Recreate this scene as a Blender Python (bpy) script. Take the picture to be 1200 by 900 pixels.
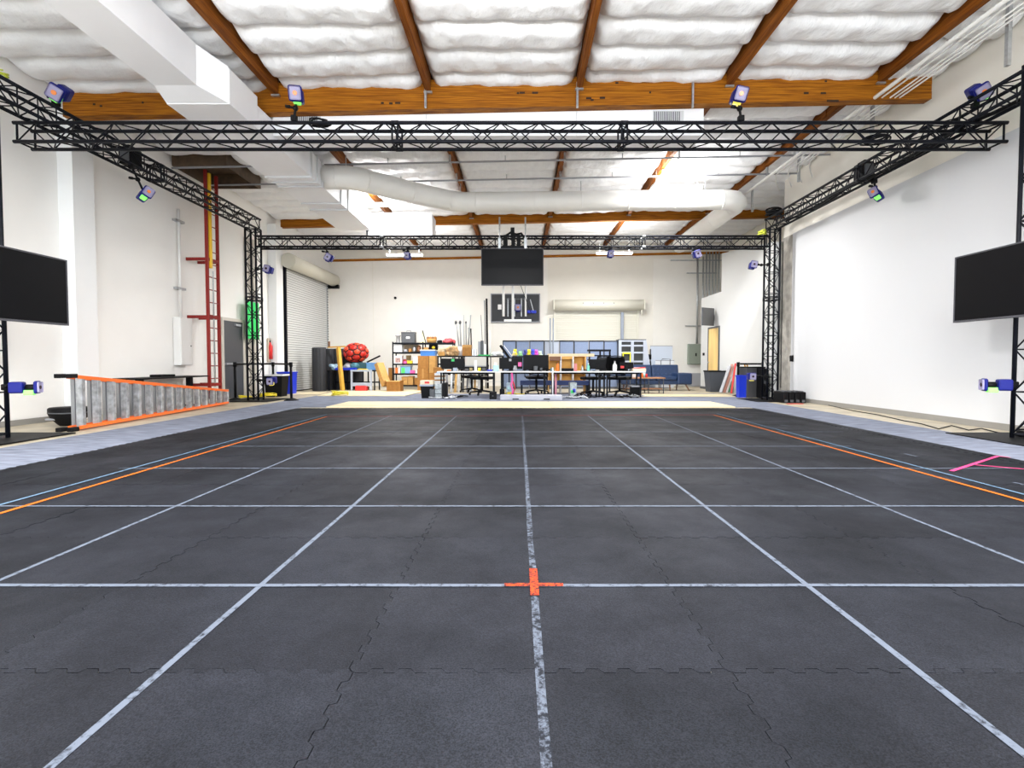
import bpy, bmesh, math, random
from mathutils import Vector, Matrix, Euler
random.seed(7)
S = bpy.context.scene
for o in list(bpy.data.objects): bpy.data.objects.remove(o)
COL = S.collection
PI = math.pi
# ---------------------------------------------------------------- camera, added fill, exposure
F, PX, CY, TH = 581.0, 608.0, 443.7, 0.0332
cd = bpy.data.cameras.new('camera'); cam = bpy.data.objects.new('camera', cd); COL.objects.link(cam)
cam.location = (0, 0, 1.0); cam.rotation_euler = (PI/2 - TH, 0, 0)
cd.sensor_width = 36; cd.lens = F/1200*36; cd.shift_x = -8/1200; cd.shift_y = -6.3/1200; cd.clip_start = 0.05
S.camera = cam
W = bpy.data.worlds.new('front_fill'); S.world = W; W.use_nodes = True  # even fill added through the end left open behind the camera
W.node_tree.nodes['Background'].inputs[0].default_value = (0.86, 0.93, 1.0, 1)
W.node_tree.nodes['Background'].inputs[1].default_value = 2.9
S.view_settings.view_transform = 'Standard'; S.view_settings.look = 'None'
S.view_settings.gamma = 1; S.view_settings.exposure = 1.1
LIGHT_W = 80.0      # each far ceiling strip fixture
def at(px, py, Y):
    u = (px-PX)/F; v = (CY-py)/F; c, s = math.cos(TH), math.sin(TH)
    d = (u, c+v*s, -s+v*c); t = Y/d[1]
    return d[0]*t, 1+d[2]*t
def fl(px, py, z=0.0):
    u = (px-PX)/F; v = (CY-py)/F; c, s = math.cos(TH), math.sin(TH)
    d = (u, c+v*s, -s+v*c); t = (z-1)/d[2]
    return d[0]*t, d[1]*t
def atX(px, py, X):
    u = (px-PX)/F; v = (CY-py)/F; c, s = math.cos(TH), math.sin(TH)
    d = (u, c+v*s, -s+v*c); t = X/d[0]
    return d[1]*t, 1+d[2]*t
# ---------------------------------------------------------------- materials
MATS = {}
def mat(name, col, rough=0.6, metal=0.0, var=0.0, scale=8.0, bump=0.0, bscale=60.0, stretch=(1,1,1), emit=0.0, rnd=0.0, col2=None, spec=0.5, dist=0.02):
    if name in MATS: return MATS[name]
    m = bpy.data.materials.new(name); m.use_nodes = True; nt = m.node_tree; N = nt.nodes; L = nt.links
    b = N['Principled BSDF']; b.inputs['Roughness'].default_value = rough; b.inputs['Metallic'].default_value = metal
    b.inputs['Specular IOR Level'].default_value = spec
    c4 = (*col, 1); b.inputs['Base Color'].default_value = c4
    tc = N.new('ShaderNodeTexCoord'); mp = N.new('ShaderNodeMapping'); mp.inputs['Scale'].default_value = stretch
    L.new(tc.outputs['Object'], mp.inputs['Vector'])
    outc = None
    if var > 0 or col2:
        n = N.new('ShaderNodeTexNoise'); n.inputs['Scale'].default_value = scale; n.inputs['Detail'].default_value = 6
        L.new(mp.outputs[0], n.inputs['Vector'])
        r = N.new('ShaderNodeValToRGB'); r.color_ramp.elements[0].position = 0.35; r.color_ramp.elements[1].position = 0.65
        a = col2 if col2 else tuple(max(0, c*(1-var)) for c in col)
        bb = col if col2 else tuple(min(1, c*(1+var*0.5)) for c in col)
        r.color_ramp.elements[0].color = (*a, 1); r.color_ramp.elements[1].color = (*bb, 1)
        L.new(n.outputs['Fac'], r.inputs[0]); outc = r.outputs[0]; L.new(outc, b.inputs['Base Color'])
    if rnd > 0:
        oi = N.new('ShaderNodeObjectInfo'); mr = N.new('ShaderNodeMapRange')
        mr.inputs[3].default_value = 1-rnd; mr.inputs[4].default_value = 1+rnd
        L.new(oi.outputs['Random'], mr.inputs[0])
        hs = N.new('ShaderNodeHueSaturation'); hs.inputs['Color'].default_value = c4
        if outc: L.new(outc, hs.inputs['Color'])
        L.new(mr.outputs[0], hs.inputs['Value']); L.new(hs.outputs[0], b.inputs['Base Color'])
    if bump > 0:
        n2 = N.new('ShaderNodeTexNoise'); n2.inputs['Scale'].default_value = bscale; n2.inputs['Detail'].default_value = 4
        L.new(mp.outputs[0], n2.inputs['Vector'])
        bp = N.new('ShaderNodeBump'); bp.inputs['Strength'].default_value = bump; bp.inputs['Distance'].default_value = dist
        L.new(n2.outputs['Fac'], bp.inputs['Height']); L.new(bp.outputs[0], b.inputs['Normal'])
    if emit > 0:
        b.inputs['Emission Color'].default_value = c4; b.inputs['Emission Strength'].default_value = emit
    MATS[name] = m; return m
def blk(): return mat('black_paint', (0.022,0.025,0.032), 0.4, 0.2)
blackm = mat('black_metal', (0.005,0.006,0.010), 0.5, 0.0, spec=0.15)
blackp = mat('black_plastic', (0.004,0.004,0.005), 0.55, spec=0.15)
whitep = mat('white_plastic', (0.8,0.8,0.8), 0.4)
whitem = mat('white_painted_metal', (0.78,0.78,0.76), 0.4)
steel = mat('galvanised_steel', (0.5,0.52,0.54), 0.35, 0.8, 0.15, 20)
alu = mat('brushed_aluminium', (0.52,0.54,0.57), 0.35, 0.7, 0.35, 12)
screenm = mat('dark_screen', (0.005,0.005,0.006), 0.3, spec=0.08)
board = mat('cardboard', (0.40,0.18,0.04), 0.8, 0, 0.15, 12)
boardl = mat('light_cardboard', (0.55,0.30,0.09), 0.8, 0, 0.12, 12)
bluep = mat('blue_plastic', (0.005,0.03,0.55), 0.35)
redp = mat('red_plastic', (0.7,0.03,0.03), 0.4)
greenp = mat('green_plastic', (0.02,0.5,0.12), 0.4)
yellowp = mat('yellow_plastic', (0.85,0.65,0.03), 0.5)
pinkp = mat('pink_plastic', (0.9,0.12,0.4), 0.5)
orangep = mat('orange_plastic', (0.85,0.2,0.02), 0.5)
tealp = mat('pale_teal_plastic', (0.45,0.75,0.75), 0.4)
greyp = mat('grey_plastic', (0.09,0.095,0.105), 0.5, spec=0.3)
lgreyp = mat('light_grey_plastic', (0.32,0.33,0.36), 0.5)
wood = mat('glulam_wood', (0.42,0.155,0.008), 0.6, 0, 0, 7, 0.12, 40, (0.3,3,14), col2=(0.16,0.042,0.002), spec=0.15, rnd=0.12)
woody = mat('purlin_wood', (0.26,0.085,0.008), 0.65, 0, 0, 6, 0.1, 40, (6,0.3,9), col2=(0.12,0.03,0.003), spec=0.15)
pine = mat('pine_wood', (0.72,0.42,0.13), 0.55, 0, 0.2, 5, 0.05, 40, (1,1,6))
# ---------------------------------------------------------------- mesh builder
class MB:
    def __init__(s): s.bm = bmesh.new(); s.smooth = False
    def box(s, x0, x1, y0, y1, z0, z1, b=0, seg=2, M=None):
        r = bmesh.ops.create_cube(s.bm, size=1); vs = r['verts']
        for v in vs:
            v.co = Vector(((x0+x1)/2+v.co.x*(x1-x0), (y0+y1)/2+v.co.y*(y1-y0), (z0+z1)/2+v.co.z*(z1-z0)))
        if b > 0:
            es = {e for v in vs for e in v.link_edges}
            rr = bmesh.ops.bevel(s.bm, geom=list(es), offset=b, segments=seg, affect='EDGES', profile=0.5)
            vs = list({v for f in rr['faces'] for v in f.verts} | {v for v in vs if v.is_valid})
        if M is not None:
            for v in vs: v.co = M @ v.co
        return s
    def bar(s, p0, p1, w, h=None):           # rectangular bar between two points
        h = h or w; p0 = Vector(p0); p1 = Vector(p1); d = p1-p0; L = d.length
        q = d.to_track_quat('Z', 'Y').to_matrix().to_4x4(); q.translation = (p0+p1)/2
        return s.box(-w/2, w/2, -h/2, h/2, -L/2, L/2, M=q)
    def cyl(s, p0, p1, r, n=12, r1=None, caps=True):
        p0 = Vector(p0); p1 = Vector(p1); d = p1-p0; L = d.length
        q = d.to_track_quat('Z', 'Y').to_matrix().to_4x4(); q.translation = (p0+p1)/2
        k = bmesh.ops.create_cone(s.bm, cap_ends=caps, segments=n, radius1=r, radius2=r if r1 is None else r1, depth=L, matrix=q)
        for v in k['verts']:
            for f in v.link_faces:
                if len(f.verts) == 4: f.smooth = True
        return s
    def sph(s, c, r, sc=(1,1,1), n=12, rot=None):
        M = Matrix.Translation(c) @ (rot.to_matrix().to_4x4() if rot else Matrix()) @ Matrix.Diagonal((sc[0], sc[1], sc[2], 1))
        k = bmesh.ops.create_uvsphere(s.bm, u_segments=n, v_segments=max(6, n//2+2), radius=r, matrix=M)
        for v in k['verts']:
            for f in v.link_faces: f.smooth = True
        return s
    def lathe(s, prof, n=20, c=(0,0,0), sx=1, sy=1):
        rings = []
        for r, z in prof:
            rings.append([s.bm.verts.new((c[0]+sx*r*math.cos(2*PI*i/n), c[1]+sy*r*math.sin(2*PI*i/n), c[2]+z)) for i in range(n)])
        for a, b in zip(rings, rings[1:]):
            for i in range(n):
                f = s.bm.faces.new((a[i], a[(i+1)%n], b[(i+1)%n], b[i])); f.smooth = True
        for ring, rev in ((rings[0], True), (rings[-1], False)):
            try: s.bm.faces.new(ring[::-1] if rev else ring)
            except ValueError: pass
        return s
    def prism(s, pts, axis, a, b):            # polygon pts (2D) extruded along axis from a to b
        def P(p, t):
            return {'x': (t, p[0], p[1]), 'y': (p[0], t, p[1]), 'z': (p[0], p[1], t)}[axis]
        A = [s.bm.verts.new(P(p, a)) for p in pts]; B = [s.bm.verts.new(P(p, b)) for p in pts]; n = len(pts)
        s.bm.faces.new(A); s.bm.faces.new(B[::-1])
        for i in range(n): s.bm.faces.new((A[i], B[i], B[(i+1)%n], A[(i+1)%n]))
        return s
    def tube(s, pts, r, n=8, closed=False):
        pts = [Vector(p) for p in pts]; rings = []
        for i, p in enumerate(pts):
            a = pts[max(0, i-1)]; b = pts[min(len(pts)-1, i+1)]; t = (b-a).normalized()
            up = Vector((0,0,1)) if abs(t.z) < 0.95 else Vector((1,0,0))
            x = t.cross(up).normalized(); y = t.cross(x).normalized()
            rings.append([s.bm.verts.new(p + x*r*math.cos(2*PI*k/n) + y*r*math.sin(2*PI*k/n)) for k in range(n)])
        for A, B in zip(rings, rings[1:]):
            for k in range(n):
                f = s.bm.faces.new((A[k], A[(k+1)%n], B[(k+1)%n], B[k])); f.smooth = True
        s.bm.faces.new(rings[0][::-1]); s.bm.faces.new(rings[-1]); return s
    def mesh(s, name):
        bmesh.ops.recalc_face_normals(s.bm, faces=s.bm.faces[:])
        me = bpy.data.meshes.new(name); s.bm.to_mesh(me); s.bm.free(); return me
    def build(s, name, m, parent=None, loc=None, rot=None):
        me = s.mesh(name); me.materials.append(m); return put(name, me, parent, loc, rot)
def put(name, me, parent=None, loc=None, rot=None):
    o = bpy.data.objects.new(name, me); COL.objects.link(o)
    if parent is not None: o.parent = parent
    if loc: o.location = loc
    if rot: o.rotation_euler = rot
    return o
def tag(o, label, cat, group=None):
    o['label'] = label; o['category'] = cat
    if group: o['group'] = group
    return o
def T(name, label, cat, loc=(0,0,0), rz=0, group=None, rot=None):
    o = bpy.data.objects.new(name, None); COL.objects.link(o); o.empty_display_size = 0.1
    o.location = loc; o.rotation_euler = rot if rot else (0,0,rz)
    return tag(o, label, cat, group)
def solo(mb, name, m, label, cat, loc=(0,0,0), rz=0, group=None, rot=None):
    return tag(mb.build(name, m, None, loc, rot if rot else (0,0,rz)), label, cat, group)
def struct(mb, name, m, parent=None):
    o = mb.build(name, m, parent)
    if parent is None: o['kind'] = 'structure'
    return o
def B(*a, **k): return MB().box(*a, **k)
def dup(root, loc, rz=None, label=None, group=None, rot=None):
    r = root.copy(); COL.objects.link(r); r.location = loc
    if rz is not None: r.rotation_euler = (0,0,rz)
    if rot is not None: r.rotation_euler = rot
    if label: r['label'] = label
    if group: r['group'] = group
    for ch in list(root.children):
        c = ch.copy(); COL.objects.link(c); c.parent = r
        for g in list(ch.children):
            d = g.copy(); COL.objects.link(d); d.parent = c
    return r
# ---------------------------------------------------------------- the setting
XL, XR, YB = -7.92, 7.12, 20.8
SL = 0.02                                  # roof slope across the room
wallw = mat('white_wall_paint', (0.84,0.85,0.85), 0.6, 0, 0.01, 3)
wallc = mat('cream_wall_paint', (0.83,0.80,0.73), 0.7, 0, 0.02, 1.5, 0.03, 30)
conc = mat('sealed_concrete', (0.47,0.41,0.30), 0.45, 0, 0.25, 2.5, 0.03, 30)
struct(B(XL-0.3, 9.0, -6, YB+0.3, -0.25, 0), 'floor', conc)
wl = struct(B(XL-0.25, XL, -6, YB+0.25, 0, 6.4), 'wall_left', mat('left_wall_paint', (0.90,0.89,0.86), 0.7, 0, 0.015, 1.5, 0.03, 30))
B(XL, XL+0.26, 8.62, 9.05, 0, 5.35).build('pilaster', wallw, wl)
B(XL, XL+0.26, 16.2-0.45, 16.2, 0, 5.35).build('pilaster', wallw, wl)
wb = struct(B(XL-0.25, 9.0, YB, YB+0.25, 0, 6.4), 'wall_back', wallc)
for a, b_ in ((XL, -6.1), (-6.07, -1.1), (-1.07, 1.2), (5.6, 9.0)):
    B(a, b_, YB-0.012, YB, 0, 5.3).build('wall_panel', mat('warm_white_paint', (0.86,0.84,0.79), 0.65, 0, 0.015, 3), wb)
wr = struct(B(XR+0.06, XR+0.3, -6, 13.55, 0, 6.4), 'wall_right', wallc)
B(XR+0.03, XR+0.06, 13.0, 13.55, 0, 4.34).build('raw_strip', mat('raw_plaster', (0.42,0.40,0.36), 0.8, 0, 0.3, 5), wr)
B(XR, XR+0.06, -5.9, 13.0, 0.1, 4.34).build('lit_zone_panel', mat('lit_zone_white', (0.64,0.65,0.67), 0.7, spec=0.1), wr)  # lit zone up to the truss shadow edge, painted in as a cool panel
struct(B(XR-0.012, XR+0.06, -5.9, 13.0, 0, 0.1), 'baseboard_right', mat('grey_baseboard', (0.27,0.26,0.24), 0.6))
struct(B(XL+0.012, XL+0.03, -5.9, 8.6, 0, 0.09), 'baseboard_left', mat('grey_baseboard', (0.3,0.3,0.3), 0.6))
# boxed-out office at the far right
ofx = 6.95
wallo = mat('office_wall_paint', (0.66,0.67,0.67), 0.6)
wo = struct(B(ofx, ofx+0.12, 13.56, 18.95, 0, 3.42), 'wall_office', wallo)
MB().prism([(13.56,3.42),(17.1,3.42),(17.1,4.72),(13.56,4.27)],'x',ofx,ofx+0.12).build('upper_panel', wallo, wo)
B(ofx+0.12, XR+0.3, 13.56, 13.68, 0, 4.27).build('end_panel', mat('raw_plaster', (0.42,0.40,0.36), 0.8, 0, 0.3, 5), wo)
B(ofx+0.12, 9.0, 18.83, 18.95, 0, 3.42).build('back_panel', wallw, wo)
B(ofx+0.12, 9.0, 13.68, 18.83, 3.36, 3.42).build('lid', wallw, wo)
struct(B(8.75, 9.0, 13.56, YB, 0, 6.4), 'wall_right_rear', wallc)
struct(B(XR+0.3, 9.0, 13.4, 13.56, 3.0, 6.4), 'wall_above_office', wallc)
struct(B(ofx-0.02, ofx, 18.35, 18.95, 0, 0.09), 'baseboard_office', greyp)
# roof deck
def slopebox(x0, x1, y0, y1, z0, z1):
    m = MB(); m.prism([(x0, z0+SL*x0), (x1, z0+SL*x1), (x1, z1+SL*x1), (x0, z1+SL*x0)], 'y', y0, y1); return m
struct(slopebox(XL-0.2, 9.0, -6, YB+0.25, 6.02, 6.12), 'ceiling', mat('roof_deck', (0.6,0.58,0.54), 0.8))
# glulam beams
PXS = [-4.10, -1.53, 1.02, 3.55, 6.10]
def beam(y, z0, z1, label, x1):
    b = T('glulam_beam', label, 'beam', (0, y, 0))
    n = 4; h = (z1-z0)/n
    for i in range(n):
        g = 0.004 if i % 2 else 0.0
        slopebox(XL+0.2, x1, -0.085+g, 0.085-g, z0+h*i+0.002, z0+h*(i+1)).build('lamination', wood, b)
    for x in PXS:                                     # steel hangers under the purlins
        B(x-0.07, x+0.07, -0.13, 0.13, z1-0.24+SL*x, z1-0.21+SL*x).build('hanger', steel, b)
    return b
nb_ = beam(8.62, 5.31, 5.80, 'nearer thick orange laminated timber beam across the ceiling', 6.98)
for px, py, wd in ((448,120.5,.05),(458,121,.06),(466,120.5,.09),(607,109,.04),(612,108.5,.09),(627,108.5,.10),(690,115,.09),(694,117,.05),(706,114.5,.09),(723,97,.05),(762,108,.03),(945,109,.08),(965,109,.09),(968,95,.04),(110,122,.04),(118,124,.04),(167,120,.03),(976,118,.2)):
    x, z = at(px, py, 8.53); B(x-wd/2, x+wd/2, -0.09, -0.082, z-0.016, z+0.016, b=0.003).build('dark_knot', mat('knot_brown', (0.02,0.006,0.002), 0.8), nb_)
beam(16.3, 5.52, 5.90, 'farther laminated timber beam behind the round white duct', 8.7)
struct(slopebox(XL, 8.7, YB-0.07, YB-0.014, 5.33, 5.42), 'trim_1', wood)
# purlins
spans = [(-5.9, 8.52), (8.72, 16.2), (16.4, YB-0.02)]
def purlin(i, k, x, y0, y1):
    z = 5.59+SL*x + (0.1 if k else 0)
    m = MB(); m.box(x-0.045, x+0.045, y0, y1, z, z+0.32)
    if k:                                             # ragged cut-outs where furring crosses
        yy = y0+1.2
        while yy < y1-0.5:
            m.box(x-0.062, x+0.062, yy, yy+0.12, z+0.02, z+0.2); yy += 1.2
    order = ['second', 'third', 'fourth', 'fifth', 'sixth'][i]
    where = ['in front of the near beam', 'between the two beams', 'behind the far beam'][k]
    solo(m, 'ceiling_purlin', woody, '%s timber purlin from the left wall, %s' % (order, where), 'joist', group='ceiling purlins')
for k, (y0, y1) in enumerate(spans):
    for i, x in enumerate(PXS): purlin(i, k, x, y0, y1)
# insulation batts: one sagging quilted pillow per 2 ft joist bay
batt_m = mat('white_insulation_film', (0.84,0.85,0.87), 0.42, 0, 0.03, 3, 1.0, 2.4, (6.0,1.6,1), dist=0.045)
def batt_mesh(seed, nx=30, ny=10):
    rs = random.Random(seed); bm = bmesh.new(); V = []
    ph = [rs.uniform(0, 6.28) for _ in range(6)]
    for j in range(ny+1):
        t = j/ny; row = []
        for i in range(nx+1):
            u = i/nx
            e = min(1.0, min(u, 1-u)*22); sag = (1-abs(2*t-1)**4.5)
            z = 0.14 - (0.05+0.17*e**0.6)*sag*0.92 - 0.02*e
            z += 0.012*math.sin(19*u+ph[0]+4*t)*sag + 0.008*math.sin(37*u+ph[1]-7*t)*sag + 0.005*math.sin(61*u+ph[5]+9*t)*sag
            z += 0.022*math.sin(4*u+ph[3])*sag
            y = (t-0.5)*0.616 + 0.016*math.sin(5*u+ph[4])*math.sin(PI*t)
            row.append(bm.verts.new((u-0.5, y, z)))
        V.append(row)
    for j in range(ny):
        for i in range(nx):
            f = bm.faces.new((V[j][i], V[j+1][i], V[j+1][i+1], V[j][i+1])); f.smooth = True
    # a thin back face closes the pillow
    a = [bm.verts.new((-0.5, -0.306, 0.2)), bm.verts.new((0.5, -0.306, 0.2)), bm.verts.new((0.5, 0.306, 0.2)), bm.verts.new((-0.5, 0.306, 0.2))]
    bm.faces.new(a)
    me = bpy.data.meshes.new('insulation_batt'); bm.to_mesh(me); bm.free(); me.materials.append(batt_m); return me
BM = [batt_mesh(s) for s in range(5)]
edges = [XL]+PXS+[8.8]
insul = T('roof_insulation', 'white film-faced insulation quilted in sagging bays under the roof', 'insulation', (0,0,0))
for b in range(6):
    x0, x1 = edges[b]+(0.05 if b else 0.0), edges[b+1]-0.05
    y = 0.37
    while y < YB-0.35:
        yc = y+0.305
        skip = (b == 0 and 11.3 < yc < 13.0) or (b == 5 and yc < 13.3)
        if b == 5 and yc < 13.3: x1b = XR+0.05; skip = False
        else: x1b = x1
        if abs(yc-8.62) < 0.12 or abs(yc-16.3) < 0.12: pass
        if b == 0 and 11.3 < yc < 13.0: skip = False; x0b = -6.62
        else: x0b = x0
        if not skip:
            o = put('insulation_batt', random.choice(BM), insul, ((x0b+x1b)/2, yc, 5.76+SL*(x0b+x1b)/2+(0.06 if yc > 8.7 else 0)), (0, -SL, 0))
            o.scale = (x1b-x0b, 1 if random.random() < .5 else 1, 1)
        y += 0.611
# roof hatch over the fixed ladder
h = T('roof_hatch', 'dark open roof hatch above the red wall ladder', 'hatch', (-7.25, 12.15, 5.45))
dk = mat('dark_plywood', (0.09,0.055,0.03), 0.7, 0, 0.3, 6)
for a in ((-0.62,-0.58,-0.75,0.75), (0.58,0.62,-0.75,0.75)): B(a[0],a[1],a[2],a[3],0,0.42).build('side_board', dk, h)
for a in ((-0.58,0.58,-0.75,-0.71), (-0.58,0.58,0.71,0.75)): B(a[0],a[1],a[2],a[3],0,0.42).build('end_board', dk, h)
B(-0.58,0.58,-0.71,0.71,0.36,0.40).build('hatch_lid', dk, h)
# ---------------------------------------------------------------- ceiling lights
glow = mat('lit_tube', (1,0.98,0.94), 0.4, emit=9.0)
def fixture(x, y, z, label, w=1.25, power=LIGHT_W, up=0):
    t = T('ceiling_light', label, 'light', (x, y, z), group='strip lights under the roof')
    B(-w/2, w/2, -0.09, 0.09, 0.02, 0.07, b=0.01).build('housing', whitem, t)
    m = MB(); m.cyl((-w/2+0.02, -0.045, 0.0), (w/2-0.02, -0.045, 0.0), 0.019); m.build('tube', glow, t)
    m = MB(); m.cyl((-w/2+0.02, 0.045, 0.0), (w/2-0.02, 0.045, 0.0), 0.019); m.build('tube', glow, t)
    zr = 5.62+SL*x-z
    for s in (-1, 1): MB().cyl((s*w*0.4, 0, 0.07), (s*w*0.4, 0, zr), 0.004, 6).build('hanger_wire', steel, t)
    ld = bpy.data.lights.new('strip_light', 'AREA'); ld.shape = 'RECTANGLE'; ld.size = w; ld.size_y = 0.18; ld.energy = power
    ld.color = (1.0, 0.985, 0.965)
    lo = bpy.data.objects.new('strip_glow', ld); COL.objects.link(lo); lo.parent = t; lo.location = (0,0,-0.03)
    if up:  # added uplight, brightens the underside of the roof
        lu = ld.copy(); lu.energy = up; lo = bpy.data.objects.new('added_uplight', lu); COL.objects.link(lo); lo.parent = t; lo.location = (0,0,0.09); lo.rotation_euler = (PI,0,0)
    return t
def lz(px, py, Y): x, z = at(px, py, Y); return x, Y, z
fixture(*lz(793, 221, 12.3), 'strip light glowing just above the round duct at right', power=120, up=50)
fixture(*lz(452, 241, 13.6), 'strip light glowing above the white air unit', power=65, up=40)
fixture(*lz(474, 299, 17.0), 'far strip light at left near the back wall', power=125, up=35)
fixture(*lz(720, 297, 17.0), 'far strip light at right near the back wall', power=125, up=35)
for i, (x, y, z) in enumerate([(-3.7,3.2,4.3),(3.8,3.2,4.3),(-3.7,-0.6,4.3),(3.8,-0.6,4.3),(-0.1,4.4,4.55),(-0.1,1.0,4.3)]):  # unseen pendants added out of frame to brighten the near area
    fixture(x, y, z, 'added unseen pendant strip light ' + ['at the left, ahead of the photographer','at the right, ahead of the photographer','behind the photographer at left','behind the photographer at right','overhead just above the frame','straight above the photographer'][i], power=130, up=55)
# ---------------------------------------------------------------- door, roller doors, wall fittings
# grey steel door in the left wall
d = T('door_1', 'x', 'door', (XL+0.012, 13.25, 0)); del d['label']; del d['category']; d['kind'] = 'structure'
greyd = mat('dark_grey_door_paint', (0.07,0.075,0.085), 0.45)
B(0,0.035,0.0,0.92,0.02,0.93,b=0.004).build('lower_leaf', greyd, d)
B(0,0.035,0.0,0.92,0.98,2.12,b=0.004).build('upper_leaf', greyd, d)
B(0,0.09,0.04,0.88,0.93,0.98,b=0.008).build('push_bar', lgreyp, d)
for a,b_ in ((-0.06,0),(0.92,1.0)): B(0,0.05,a,b_,0,2.2).build('door_frame', mat('beige_frame_paint',(0.62,0.58,0.52),0.5), d)
B(0,0.05,0,0.92,2.12,2.2).build('door_frame', MATS['beige_frame_paint'], d)
B(0.035,0.09,0.5,0.75,2.0,2.06).build('door_closer', lgreyp, d)
for k in range(3): B(0,0.06+0.02*k,1.12+0.16*k,1.22+0.16*k,0,4.6).build('frame_strip', MATS['beige_frame_paint'], d)
# large slatted roller door in the left wall
r = T('door_2', 'x', 'door', (XL+0.26, 16.35, 0)); del r['label']; del r['category']; r['kind'] = 'structure'
slat = mat('pale_slat_paint', (0.62,0.63,0.62), 0.4)
sm = B(0,0.016,0,3.45,0.006,0.070,b=0.006,seg=1).mesh('slat'); sm.materials.append(slat)
for k in range(52): put('slat', sm, r, (0, 0, 0.03+0.078*k))
B(-0.02,0.0,0,3.45,0.0,4.1).build('backing_sheet', mat('shadow_gap_grey',(0.16,0.16,0.16),0.6), r)
B(-0.24,0.05,-0.07,0.0,0,4.25).build('guide_rail', blackm, r); B(-0.24,0.05,3.45,3.52,0,4.25).build('guide_rail', steel, r)
for k in range(40): pass
sm2 = B(0.05,0.062,3.455,3.50,0,0.05).mesh('rail_slot'); sm2.materials.append(blackp)
for k in range(38): put('rail_slot', sm2, r, (0, 0, 0.1+0.105*k))
m = MB(); m.cyl((0.22,-0.25,4.28),(0.22,3.75,4.28),0.24,24); m.build('coil_hood', mat('beige_hood_paint',(0.60,0.58,0.49),0.45), r)
B(-0.1,0.42,3.6,3.78,3.96,4.1).build('end_plate', blackp, r); B(-0.1,0.3,-0.2,-0.1,4.2,4.32).build('end_plate', blackp, r)
B(0,0.03,0,3.45,0.0,0.03).build('bottom_bar', blackp, r)
# pale roller door in the back wall
x0,_ = at(651,400,YB-0.03); x1,_ = at(746,400,YB-0.03); _,zt = at(700,364,YB-0.03)
r = T('door_3', 'x', 'door', (x0, YB-0.03, 0)); del r['label']; del r['category']; r['kind'] = 'structure'
w = x1-x0; ivory = mat('ivory_slat_paint', (0.80,0.78,0.68), 0.45)
sm = B(0,w,-0.012,0,0.005,0.088,b=0.005,seg=1).mesh('slat'); sm.materials.append(ivory)
for k in range(int(zt/0.093)): put('slat', sm, r, (0,0,0.02+0.093*k))
B(-0.08,0,-0.06,0.0,0,zt+0.1).build('guide_rail', ivory, r); B(w,w+0.08,-0.06,0.0,0,zt+0.1).build('guide_rail', ivory, r)
m = MB(); m.cyl((-0.08,-0.24,zt+0.2),(w+0.2,-0.24,zt+0.2),0.22,24); m.build('coil_hood', ivory, r)
B(w+0.2,w+0.24,-0.46,0.0,zt,zt+0.42).build('end_plate', ivory, r); B(-0.12,-0.08,-0.46,0.0,zt,zt+0.42).build('end_plate', ivory, r)
for k in range(4): MB().sph((w*0.32+0.42*k,-0.455,zt+0.26),0.02,n=6).build('bolt', greyp, r)
m = MB(); m.cyl((w+0.14,-0.3,zt-0.25),(w+0.14,-0.3,zt+0.1),0.03); m.build('chain_guard', ivory, r)
# yellow wooden door in the office wall
y0,_ = atX(843,440,ofx); y1,_ = atX(830,440,ofx)
d = T('door_4', 'x', 'door', (ofx, y0, 0)); del d['label']; del d['category']; d['kind'] = 'structure'
B(-0.025,0,0.06,y1-y0-0.05,0.01,2.2,b=0.003).build('leaf', mat('honey_wood_veneer',(0.80,0.55,0.20),0.4,0,0.15,4,0,0,(1,1,0.2)), d)
for a,b_ in ((0,0.05),(y1-y0-0.05,y1-y0)): B(-0.04,0,a,b_,0,2.26).build('door_frame', greyp, d)
B(-0.04,0,0.05,y1-y0-0.05,2.2,2.26).build('door_frame', greyp, d)
m = MB(); m.cyl((-0.07,y1-y0-0.13,1.0),(-0.025,y1-y0-0.13,1.0),0.02); m.build('door_knob', steel, d)
# panel on the grey area right of door: conduits down the end face
for k,(dx,rr,mm) in enumerate(((0.17,0.012,steel),(0.28,0.02,blackm),(0.36,0.02,blackm))):
    solo(MB().cyl((ofx+dx-0.07,13.52,0.3),(ofx+dx-0.07,13.52,4.25),rr,8),'wall_conduit',mm,['thin steel conduit on the raw plaster strip behind right tower','left of two black conduits beside the white screen wall','right of two black conduits beside the white screen wall'][k],'conduit')
def wallthing(name, px0, py0, px1, py1, Y, dep, m, label, cat, b=0.01, **k):
    X0,_=at(px0,(py0+py1)/2,Y); X1,_=at(px1,(py0+py1)/2,Y); _,Z1=at((px0+px1)/2,py0,Y); _,Z0=at((px0+px1)/2,py1,Y)
    return solo(B(-(X1-X0)/2,(X1-X0)/2,0,dep,0,Z1-Z0,b=b), name, m, label, cat, ((X0+X1)/2,Y,Z0), **k)
# left wall: electric box, conduits, extinguisher cabinet, green sheet
yb,_=atX(203,400,XL+0.012); yb2,_=atX(213,400,XL+0.012)
e=T('electrical_box','tall white electrical box on the left wall beside the red ladder','box',(XL+0.012,yb,0.93))
B(0,0.16,0,0.42,0,1.1,b=0.01).build('body',whitem,e); B(0.16,0.175,0.015,0.405,0.02,1.08,b=0.004).build('cover',whitem,e)
MB().cyl((0.175,0.34,0.45),(0.19,0.34,0.45),0.015).build('latch',greyp,e)
m=MB(); m.cyl((0.05,0.2,1.1),(0.05,0.2,3.6),0.03); m.build('conduit',whitem,e)
for z in (1.75,3.3): B(0,0.09,0.05,0.35,z,z+0.05).build('clamp',steel,e)
yb,_=atX(313,416,XL+0.012)
e=T('extinguisher_cabinet','narrow cabinet with a red extinguisher on the wall left of roller door','cabinet',(XL+0.012,yb,1.0))
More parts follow.
